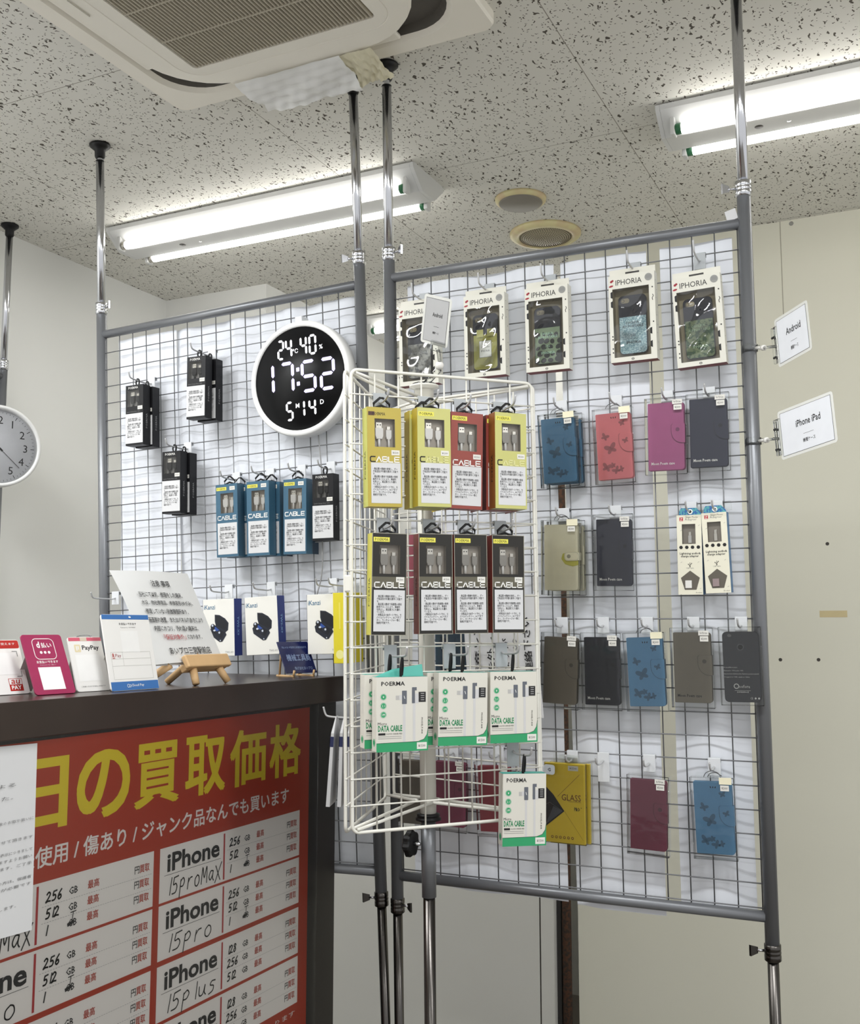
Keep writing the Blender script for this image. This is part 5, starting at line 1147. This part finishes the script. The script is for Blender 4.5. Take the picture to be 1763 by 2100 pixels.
def cell(x0, ztop, caps, hand, hx, hw, tb):
    zb = ztop - 0.103
    A.rect(x0, zb, x0 + 0.494, ztop, POW, 2)
    A.rect(x0 + 0.2015, zb + 0.004, x0 + 0.2065, ztop - 0.005, DIVR, 3)
    A.text('iPhone', x0 + 0.105, ztop - 0.0305, INK, w=0.166, h=0.036, l=3, bold=0.028, res=3)
    A.line((x0 + 0.014, ztop - 0.0535), (x0 + 0.192, ztop - 0.0535), 0.0008, INK, 3)
    strokes(hand, x0 + hx, zb + 0.010, hw, 0.032, 0.0026)
    for i, c in enumerate(caps):
        zc = ztop - 0.0275 - 0.0272 * i
        strokes(c, x0 + 0.222, zc - 0.0075, 0.0125, 0.0155, 0.0029)
        A.text('GB', x0 + 0.286, zc, INK, w=0.021, h=0.0125, l=3, bold=0.015, res=1)
        if tb and i == 2:
            A.line((x0 + 0.276, zc - 0.002), (x0 + 0.288, zc + 0.001), 0.006, INK, 4); strokes('T', x0 + 0.279, zc + 0.002, 0.014, 0.016, 0.0018)
        A.text('最高', x0 + 0.3345, zc + 0.001, POR, w=0.0275, h=0.0142, l=3, bold=0.02, res=1)
        A.text('円', x0 + 0.4475, zc + 0.001, INK, w=0.0125, h=0.0135, l=3, bold=0.015, res=1); A.text('買取', x0 + 0.4685, zc + 0.001, POR, w=0.0265, h=0.0142, l=3, bold=0.02, res=1)
        if i < 2:
            for k in range(46): A.rect(x0 + 0.215 + 0.006 * k, zc - 0.0140, x0 + 0.2185 + 0.006 * k, zc - 0.0134, GREYINK, 3)
ZR = (1.0755, 0.9675, 0.8545, 0.7450)
for x0, rows in ((1.656, (('256', '512', '1'), ('256', '512', '1'), ('128', '256', '512'), ('128', '256', '512'))), (1.144, (('256', '512', '1'), ('256', '512', '1'), ('256', '512', '1'), ('128', '256', '512')))):
    hands = ('15proMaX', '15pro', '15plus', '15') if x0 > 1.5 else ('16proMaX', '16pro', '16plus', '16')
    for i, (zt, caps) in enumerate(zip(ZR, rows)):
        hw = 0.0225 if i == 0 else 0.032
        cell(x0, zt, caps, hands[i], 0.022, hw, caps[2] == '1')
m.build('printed_sheet', r)
m = MB(); m.add([(0.0020, 0.60, 0.556), (0.0020, 2.226, 0.556), (0.0020, 2.226, 1.3195), (0.0020, 0.60, 1.3195)], [(0, 1, 2, 3)], clear('poster_cover', (250, 250, 250), 0.0, 0.25, 0.004))
m.tube([(0.0022, 2.226, 0.556), (0.0022, 2.226, 1.3195), (0.0022, 0.6, 1.3195)], 0.0006, CLEARP, 5); m.build('clear_cover', r)
# white sheet taped over the left of the poster
r = thing('terms_sheet', 'white sheet of small print taped over the left part of the red poster', 'paper sheet', T((UF - 0.0165, 0, 0)))
m = MB(); m.add([(0.0035, 1.12, 1.314), (0.0010, 1.12, 1.012), (0.0060, 1.331, 1.006), (0.0030, 1.3295, 1.309), (0.0008, 1.12, 1.012), (0.0055, 1.331, 1.006), (0.0025, 1.3295, 1.309), (0.003, 1.12, 1.314)], [(0, 1, 2, 3), (7, 6, 5, 4)], PAPER)
A = Art(m, (0.0062, 0, 0), (0, 1, 0), (0, 0, 1))
for x, y, t, wd, hh in ((1.235, 1.247, 'による', 0.06, 0.006), (1.23, 1.227, 'ました。', 0.06, 0.006), (1.255, 1.188, 'を、今後のお取り扱いに', 0.10, 0.005), (1.255, 1.158, '承諾させて頂きます', 0.10, 0.005), (1.255, 1.138, '買取価格表示につきまして', 0.10, 0.005), (1.255, 1.127, '下さいますようお願い', 0.10, 0.005), (1.255, 1.116, 'いたします。ご了承', 0.10, 0.005), (1.255, 1.094, '未成年の方は、保護者', 0.10, 0.005), (1.255, 1.083, '同意書が必要です', 0.10, 0.005), (1.24, 1.053, 'お願いします。', 0.07, 0.005)):
    A.text(t, x + 0.02, y, GREYINK, w=wd, h=hh, l=1, res=1)
m.build('printed_sheet', r)

# ------------------------------------------------------------------ stands on the counter
def stand(name, x, y, yaw, tilt, w, h, label, cat, front, draw, z=ZT, thick=0.003, rad=0.006, prop=True):
    M = T((x, y, z)) @ RZ(R(yaw)) @ RX(-R(tilt))
    r = thing(name, label, cat, M)
    m = MB(); m.prism(rr(w, h, rad, 5, 0, h / 2), -thick, 0, front, 0.0004)
    A = Art(m, (0, -thick, 0), (1, 0, 0), (0, 0, 1)); draw(A, w, h); m.build('printed_panel', r)
    if prop:
        b = MB(); t2 = R(tilt); L = h * 0.8
        q = 2 * t2 + 0.04
        b.add([(-w / 4, 0.0, h * 0.9), (w / 4, 0.0, h * 0.9), (w / 4, math.sin(q) * h * 0.9, h * 0.9 - math.cos(q) * h * 0.9), (-w / 4, math.sin(q) * h * 0.9, h * 0.9 - math.cos(q) * h * 0.9)], [(0, 1, 2, 3)], mat('stand_back', (206, 204, 198), 0.4)); b.build('folding_prop', r)
    return r
QRW = mat('code_blank', (236, 235, 232), 0.4)
MAG = mat('stand_magenta', (152, 40, 82), 0.35); PAYR = mat('stand_red', (178, 40, 34), 0.4); CLB = mat('stand_blue', (60, 112, 176), 0.4); STW = mat('stand_white', (232, 230, 226), 0.35, var=0.01)
def au(A, w, h):
    A.rrect(-w / 2 + 0.001, h - 0.017, w / 2 - 0.001, h - 0.001, 0.004, PAYR, 1); A.text('使えます', 0.018, h - 0.008, WHITE, w=0.030, h=0.005, l=2, res=1)
    A.rect(-0.022, 0.038, 0.030, 0.080, QRW, 1)
    for sx, sz, a, b in ((0.033, 0.083, -1, -1), (0.033, 0.034, -1, 1)): A.line((sx, sz), (sx - 0.010, sz), 0.0012, GREYINK, 2); A.line((sx, sz), (sx, sz + 0.010 * b), 0.0012, GREYINK, 2)
    A.rect(0.002, 0.006, 0.030, 0.030, PAYR, 1); A.rect(0.003, 0.0185, 0.029, 0.029, STW, 2); A.text('au', 0.016, 0.0235, PAYR, w=0.018, h=0.008, l=3, bold=0.01, shear=0.25, res=2); A.text('PAY', 0.016, 0.0125, WHITE, w=0.021, h=0.0078, l=3, bold=0.03, res=2)
stand('payment_stand', -1.5127, 1.3894, 84, 24, 0.0843, 0.1059, 'white payment stand with red header at the left edge of the counter', 'payment stand', STW, au)
def dpay(A, w, h):
    o = rr(0.046, 0.041, 0.009, 6, -0.0005, h - 0.029); A.outline(o, 0.0013, WHITE, 1)
    A.text('d', -0.012, h - 0.0205, WHITE, w=0.007, h=0.0125, l=1, bold=0.03, res=2); A.text('払い', 0.0055, h - 0.0215, WHITE, w=0.022, h=0.010, l=1, bold=0.025, res=2)
    for i in (-1, 0, 1): A.disc(0.0085 * i - 0.0005, h - 0.036, 0.0028, WHITE, 1, 16)
    A.text('お支払いできます', -0.001, h - 0.055, WHITE, w=0.046, h=0.0055, l=1, bold=0.02, res=1); A.text('Payment by d払い', -0.001, h - 0.061, WHITE, w=0.034, h=0.002, l=1, res=1)
    A.rect(-0.0245, 0.009, 0.0235, 0.053, QRW, 1)
stand('payment_stand', -1.4483, 1.4352, 82.9, 26.2, 0.0868, 0.1185, 'magenta payment stand with rounded square logo on the counter', 'payment stand', MAG, dpay)
def paypay(A, w, h):
    A.rect(-w / 2 + 0.001, h - 0.008, w / 2 - 0.001, h - 0.001, mat('stand_pink', (206, 92, 112), 0.4), 1); A.rect(-0.012, h - 0.0078, 0.004, h - 0.0012, mat('stand_beige', (206, 190, 170), 0.4), 2)
    A.rrect(-0.0285, h - 0.030, -0.014, h - 0.015, 0.002, mat('stand_sand', (222, 208, 170), 0.4), 1); A.rect(-0.025, h - 0.027, -0.022, h - 0.018, STW, 2); A.rect(-0.021, h - 0.025, -0.018, h - 0.018, STW, 2)
    A.text('PayPay', 0.010, h - 0.0225, INK, w=0.041, h=0.0115, l=1, bold=0.02, res=2)
    A.rect(-0.030, 0.020, 0.027, 0.072, QRW, 1); A.text('ご利用いただける支払い方法です', 0, 0.0095, INK, w=0.058, h=0.003, l=1, res=1)
r = stand('payment_stand', -1.4546, 1.5369, 84.9, 18.6, 0.0806, 0.1073, 'white payment stand with pink top strip between the magenta and blue-edged stands', 'payment stand', STW, paypay)
m = MB(); m.tube(bez([(-0.004, 0.012, 0.100), (0.004, 0.020, 0.116), (0.038, 0.020, 0.117), (0.030, 0.012, 0.100)], 4), 0.0012, CHROME, 6); m.build('wire_support', r)
def cloud(A, w, h):
    A.rect(-w / 2 + 0.001, h - 0.010, w / 2 - 0.001, h - 0.0005, CLB, 1); A.disc(0.010, h - 0.005, 0.0018, WHITE, 2); A.disc(0.0128, h - 0.0054, 0.0015, WHITE, 2)
    A.text('お支払いできます', 0.003, h - 0.019, INK, w=0.046, h=0.005, l=1, bold=0.02, res=1); A.text('Payment by  PAYMENT', 0.003, h - 0.0265, INK, w=0.040, h=0.0026, l=1, res=1)
    A.rect(-0.020, h - 0.076, 0.026, h - 0.033, QRW, 1)
    LGR = mat('print_hairline', (186, 184, 178), 0.5)
    for zz in (0.075, 0.062, 0.048, 0.022): A.line((-0.052, zz), (0.052, zz), 0.0007, LGR, 1)
    for xx in (-0.052, 0.052): A.line((xx, 0.022), (xx, 0.075), 0.0007, LGR, 1)
    A.line((-0.022, 0.048), (-0.022, 0.075), 0.0007, LGR, 1)
    A.text('R', -0.046, 0.0685, PAYR, w=0.0055, h=0.008, l=2, bold=0.02, res=2); A.line((-0.049, 0.0630), (-0.043, 0.0630), 0.001, PAYR, 2); A.text('Pay', -0.034, 0.0675, mat('pay_plum', (150, 70, 80), 0.5), w=0.015, h=0.0085, l=2, res=2)
    A.rect(-w / 2 + 0.001, 0.0005, w / 2 - 0.001, 0.0175, CLB, 1); A.ring(-0.0185, 0.009, 0.0025, 0.0034, WHITE, 2, 16); A.ring(-0.014, 0.0085, 0.0018, 0.0027, WHITE, 2, 16); A.text('Cloud Pay', 0.006, 0.009, WHITE, w=0.034, h=0.0062, l=2, res=1, bold=0.01)
stand('payment_stand', -1.4121, 1.6036, 86.9, 14, 0.1267, 0.1501, 'tall white payment stand with blue top and bottom strips', 'payment stand', STW, cloud)

NM = T((-1.432, 1.788, 1.4265)) @ RZ(R(88.6))
r = thing('notice_board', 'white Japanese notice sheet leaning on the small wooden easel', 'notice', NM @ RX(-R(29)))
m = MB(); W_, H_ = 0.232, 0.226; nx = 14; vs = []
for j in range(13):
    for i in range(nx + 1):
        s, t = i / nx, j / 12; vs.append((-W_ / 2 + W_ * s + 0.010 * (1 - t) * (0.5 - abs(s - 0.5)) , -0.002 - 0.004 * math.sin(math.pi * s) * t + 0.012 * (t ** 3) * (1 - s), H_ * t * (1 + 0.012 * (1 - s)) + 0.004 * (1 - t) * math.sin(math.pi * s)))
m.add(vs, [[j * (nx + 1) + i, j * (nx + 1) + i + 1, (j + 1) * (nx + 1) + i + 1, (j + 1) * (nx + 1) + i] for j in range(12) for i in range(nx)], mat('notice_paper', (214, 214, 212), 0.35, var=0.02), True)
A = Art(m, (0, -0.0065, 0), (1, 0, 0), (0, 0, 1), 0.0003)
A.text('注意 事項', 0.004, 0.192, INK, w=0.058, h=0.0155, l=1, bold=0.018, res=2)
for i, (t, x, wd) in enumerate((('当社にて以前、修理をした端末、', -0.008, 0.136), ('水没、他社修理品、本体変形(ゆがみ)、', 0.004, 0.160), ('修理していない別故障個所あり、', -0.008, 0.132), ('画面割れ放置、またはパネル穴あきにより', 0.010, 0.172), ('内部にホコリ、汚れ混入端末は、', 0.000, 0.138))):
    A.text(t, x, 0.164 - 0.0205 * i, INK, w=wd, h=0.0128, l=1, bold=0.014, res=1)
A.text('『保証対象外』', -0.016, 0.0615, mat('print_rose', (168, 70, 74), 0.5), w=0.068, h=0.0125, l=1, bold=0.014, res=1); A.text('になります。', 0.047, 0.0615, INK, w=0.046, h=0.011, l=1, bold=0.014, res=1)
A.text('あいプロ三宮駅前店', 0.016, 0.029, INK, w=0.132, h=0.017, l=1, bold=0.014, res=1)
m.build('printed_sheet', r)
m = MB(); m.bbox(-W_ / 2 + 0.012, W_ / 2 - 0.008, 0.0045, 0.0075, 0.002, 0.15, STW, 0.001); m.build('backing_board', r)
r = thing('small_easel', 'small pine easel holding the white notice sheet on the counter', 'easel', NM)
m = MB(); m.M = RX(-R(29)); m.bbox(-0.026, 0.116, -0.020, -0.007, -0.016, 0.013, PINE, 0.003); m.bbox(-0.02, 0.11, -0.010, 0.010, -0.016, -0.004, PINE, 0.002); m.build('ledge', r)
def leg(p, q, nm='front_leg'):
    k = MB(); k.tube([p, q], [0.0085, 0.0075], PINE, 10); k.build(nm, r)
zf = 1.382 - 1.4265 + 0.004
leg((0.0, -0.012, -0.010), (-0.010, -0.030, zf)); leg((0.085, -0.012, -0.010), (0.098, -0.028, zf))
leg((0.045, 0.010, 0.02), (0.020, 0.075, zf), 'rear_leg'); leg((-0.05, 0.006, 0.0), (-0.075, 0.060, zf), 'rear_leg')

def dealer(A, w, h):
    LB = mat('print_light_blue', (140, 160, 200), 0.4); A.text('TEL:0123 大阪府公安委員会許可', 0.0, h - 0.016, LB, w=0.080, h=0.006, l=1, res=1)
    A.text('機械工具商', 0.004, h * 0.49, LB, w=0.076, h=0.019, l=1, bold=0.01, res=2); A.text('株式会社あいプロ', 0.010, 0.013, LB, w=0.056, h=0.009, l=1, res=1)
r = stand('licence_plate_stand', -1.4471, 2.2493, 72.5, 28, 0.0989, 0.0873, 'small dark blue licence plate on a mini easel on the counter', 'sign', mat('plate_blue', (28, 35, 84), 0.25, var=0.15, scale=20), dealer, 1.390, 0.002, 0.001, False)
MM = Matrix.Rotation(R(28), 4, 'X')
for sx in (-0.034, 0.030):
    k = MB(); k.M = MM
    k.tube([(sx, -0.012, -0.0065), (sx, 0.055, -0.0065)], 0.003, PINE, 8); k.tube([(sx, 0.045, -0.006), (sx, 0.040, 0.05), (sx, 0.036, 0.060)], 0.0028, PINE, 8); k.tube([(sx, -0.010, -0.006), (sx, -0.013, 0.008)], 0.0028, PINE, 8); k.build('easel_support', r)

# ================================================================== cable spinner
r = thing('wire_spinner', 'white triangular wire spinner rack full of boxed cables', 'display rack', SM)
W_, H_ = 0.40, 0.90
def panel(o, ang, label=None):
    m = MB(); m.M = T(o) @ RZ(ang)
    rad = 0.014; pts = [(x, 0, z) for x, z in rr(W_, H_, rad, 5, W_ / 2, H_ / 2)]
    m.tube(pts, 0.0034, SPINW, 8, closed=True)
    for i in range(1, 8): m.tube([(0.05 * i, 0.002, 0), (0.05 * i, 0.002, H_)], 0.0017, SPINW, 6)
    for k in range(1, 18): m.tube([(-0.003, -0.002, 0.05 * k), (W_ + 0.003, -0.002, 0.05 * k)], 0.0017, SPINW, 6)
    m.build('wire_panel', r)
panel((0, 0, 0), 0); panel((-0.010, 0.012, 0), R(60)); panel((0.41, 0.012, 0), R(120))
for z in (0.47, 0.50):
    pass
for cx, cy in ((-0.004, 0.006), (0.404, 0.006), (0.2, 0.362)):
    for z in (0.475,):
        m = MB(); m.M = T((cx, cy, z)) @ RZ(R(135 if cx < 0.1 else (45 if cx > 0.3 else 0))); m.bbox(-0.008, 0.008, -0.0042, 0.0042, -0.016, 0.016, SPINW, 0.002); m.build('joint_plate', r)
HX, HY = 0.2, 0.1155
zfl = FLOOR - SM[2][3]
m = MB(); m.tube([(HX, HY, -0.002), (HX, HY, 0.905)], 0.0168, mat('spinner_tube_white', (226, 224, 214), 0.4, var=0.01), 20); m.build('inner_tube', r)
m = MB(); m.M = T((HX, HY, 0.875)); m.lathe([(0.017, 0), (0.021, 0.002), (0.021, 0.022), (0.032, 0.026), (0.032, 0.030), (0.012, 0.033)], SPINW, 24); m.build('top_hub', r)
m = MB(); m.M = T((HX, HY, -0.012)); m.lathe([(0.020, 0), (0.0265, 0.002), (0.0265, 0.006), (0.020, 0.009), (0.024, 0.010), (0.024, 0.014), (0.018, 0.016)], BLACKP, 28); m.build('bearing', r)
m = MB(); m.tube([(HX, HY, -0.165), (HX, HY, -0.012)], 0.0150, POSTM, 20); m.build('outer_post', r)
m = MB(); m.tube([(HX, HY, zfl + 0.03), (HX, HY, -0.155)], 0.0122, CHROME_REFL, 20); m.build('lower_post', r)
m = MB(); m.M = T((HX, HY, zfl)); m.lathe([(0.20, 0.002), (0.20, 0.012), (0.05, 0.03), (0.0125, 0.05)], BLACKP, 32); m.build('base_plate', r)
m = MB(); m.M = T((HX - 0.030, HY - 0.004, -0.055)) @ RZ(R(-47)) @ RY(R(-90)) @ T((0, 0, 0.004))
prof = []
n = 30; vs = []
for zz, k in ((0, 0.9), (0.003, 1.0), (0.013, 1.0), (0.016, 0.85)):
    for i in range(n): q = 2 * math.pi * i / n; rad = 0.026 * k * (1 + 0.08 * math.cos(q * 7)); vs.append((rad * math.cos(q), rad * math.sin(q), zz))
m.add(vs, [[k * n + i, k * n + (i + 1) % n, (k + 1) * n + (i + 1) % n, (k + 1) * n + i] for k in range(3) for i in range(n)] + [list(range(n - 1, -1, -1)), [3 * n + i for i in range(n)]], BLACKP); m.tube([(0, 0, -0.014), (0, 0, 0.002)], 0.004, CHROME, 10)
m.build('clamp_knob', r)
for zz, drop in ((0.893, 0.868), (0.006, 0.030)):
    for (px, py), (dx, dy) in (((0.006, 0.003), (0.004, -0.004)), ((0.394, 0.003), (-0.004, -0.004)), ((0.2, 0.352), (0.005, 0))):
        for s in (-1, 1):
            m = MB(); m.tube([(px - (py - HY) * 0.03 * s, py + (px - HX) * 0.03 * s, zz), (HX - (py - HY) * 0.10 * s, HY + (px - HX) * 0.10 * s, drop)], 0.0034, SPINW, 8); m.build('spoke', r)

GS = 'boxed cables on the white spinner'
cable_box('orange', SM, 0.0572, 0.7210, 0.036, -0.5, 'orange-yellow CABLE box at the top left corner of the spinner', GS, 'orange cable box')
cable_box('lime', SM, 0.1530, 0.7215, 0.058, 0.0, 'lime CABLE box with plain pale lettering, second from left in the top row, front one', GS, 'lime cable boxes left of the red one')
cable_box('lime', SM, 0.1480, 0.7205, 0.026, 0.4, 'lime CABLE box behind the one left of the red box', GS, '', False)
cable_box('red', SM, 0.2320, 0.7214, 0.036, 1.5, 'red CABLE box in the top row of the spinner', GS, 'red cable box')
cable_box('lime_brown', SM, 0.3205, 0.7225, 0.058, 0.6, 'lime CABLE box at the right end of the spinner top row, front one', GS, 'lime cable boxes right of the red one')
cable_box('red', SM, 0.3150, 0.7215, 0.026, 0.8, 'red-sided CABLE box behind the lime one at the right end of the top row', GS, '', False)
cable_box('charcoal_yellow', SM, 0.0632, 0.4722, 0.040, 1.2, 'charcoal CABLE box with yellow side, leftmost in the second spinner row', GS, 'leftmost charcoal cable box')
cable_box('charcoal_red', SM, 0.1603, 0.4729, 0.040, 0.3, 'charcoal CABLE box with red side, second in the second spinner row', GS, 'second charcoal cable box')
cable_box('charcoal_red', SM, 0.2359, 0.4731, 0.040, 0.1, 'charcoal CABLE box tight against the second one, third in the second spinner row', GS, 'third charcoal cable box')
cable_box('charcoal_red', SM, 0.3185, 0.4729, 0.040, 0.6, 'charcoal CABLE box with red side at the right end of the second spinner row', GS, 'rightmost charcoal cable box')
data_box(SM, 0.0770, 0.2262, 0.072, 0.6, 'white and green data cable box on the spinner, left front one with open mint lid', GS, 'left data cable boxes', True, True)
data_box(SM, 0.0640, 0.2300, 0.040, 0.6, 'white data cable box behind the left front one with the open mint lid', GS, '', False)
data_box(SM, 0.2017, 0.2308, 0.072, 1.6, 'white and green data cable box in the middle of the third spinner row, front one', GS, 'middle data cable boxes')
data_box(SM, 0.1900, 0.2300, 0.040, 1.2, 'white data cable box behind the middle one of the third spinner row', GS, '', False)
data_box(SM, 0.3161, 0.2288, 0.060, 1.0, 'white and green data cable box at the right end of the third spinner row', GS, 'right data cable box', True, False)
data_box(SM, 0.3380, 0.0288, 0.062, 1.6, 'lowest white and green data cable box, alone below the third spinner row', GS, 'lowest data cable box', True, False, -8.0, 0.0900)
# leaflets on the outward hook of the left panel
LP = SM @ T((-0.010 + 0.5 * 0.19, 0.012 + 0.866 * 0.19, 0.20)) @ RZ(R(60)) 
LPM = SM @ T((-0.010, 0.012, 0)) @ RZ(R(60)) @ Matrix.Scale(1, 4)
FLIP = SM @ T((-0.010 + 0.5 * 0.19, 0.012 + 0.866 * 0.19, 0.0)) @ RZ(R(60)) @ RZ(R(180))
FLIP = SM @ T((-0.010 + 0.5 * 0.19, 0.012 + 0.866 * 0.19, 0.0)) @ RZ(R(-120))
peg(FLIP, 0.0, 0.215, 0.088, 'white peg hook holding the leaflets on the left side of the spinner', plate=SPINW, tip=0.020)
for i, (dd, lab) in enumerate(((0.076, 'outermost white leaflet with navy band hanging left of the spinner'), (0.052, 'middle white leaflet with navy band hanging left of the spinner'), (0.030, 'innermost white leaflet with navy band hanging left of the spinner'))):
    q = thing('hanging_leaflet', lab, 'leaflet', FLIP @ T((0.0, -dd, 0.020)) @ RX(R(-4 + 2 * i)) @ RZ(R(3)), 'leaflets hanging left of the spinner')
    m = MB(); m.add([(-0.035, -0.004, 0), (0.035, -0.004, 0), (0.035, -0.003, 0.15), (0.012, 0, 0.182), (-0.012, 0, 0.182), (-0.035, -0.003, 0.15), (-0.035, 0.004, 0), (0.035, 0.004, 0), (0.035, 0.003, 0.15), (0.012, 0.0015, 0.182), (-0.012, 0.0015, 0.182), (-0.035, 0.003, 0.15)],
                   [(0, 1, 2, 3, 4, 5), (11, 10, 9, 8, 7, 6), (0, 6, 7, 1), (1, 7, 8, 2), (2, 8, 9, 3), (3, 9, 10, 4), (4, 10, 11, 5), (5, 11, 6, 0)], PAPER)
    NB = mat('leaflet_navy', (26, 34, 78), 0.5)
    A = Art(m, (0, -0.0042, 0), (1, 0, 0), (0, 0, 1)); A.rect(-0.035, 0.122, 0.035, 0.143, NB, 3)
    for k in range(18): A.line((-0.028, 0.022 + 0.005 * k), (0.028 - 0.006 * (k % 3), 0.022 + 0.005 * k), 0.0011, GREYINK if k > 10 else NB, 3)
    A = Art(m, (0.035, 0, 0), (0, 1, 0), (0, 0, 1)); A.rect(-0.0036, 0.122, 0.0036, 0.143, NB, 2)
    m.build('folded_paper', q)
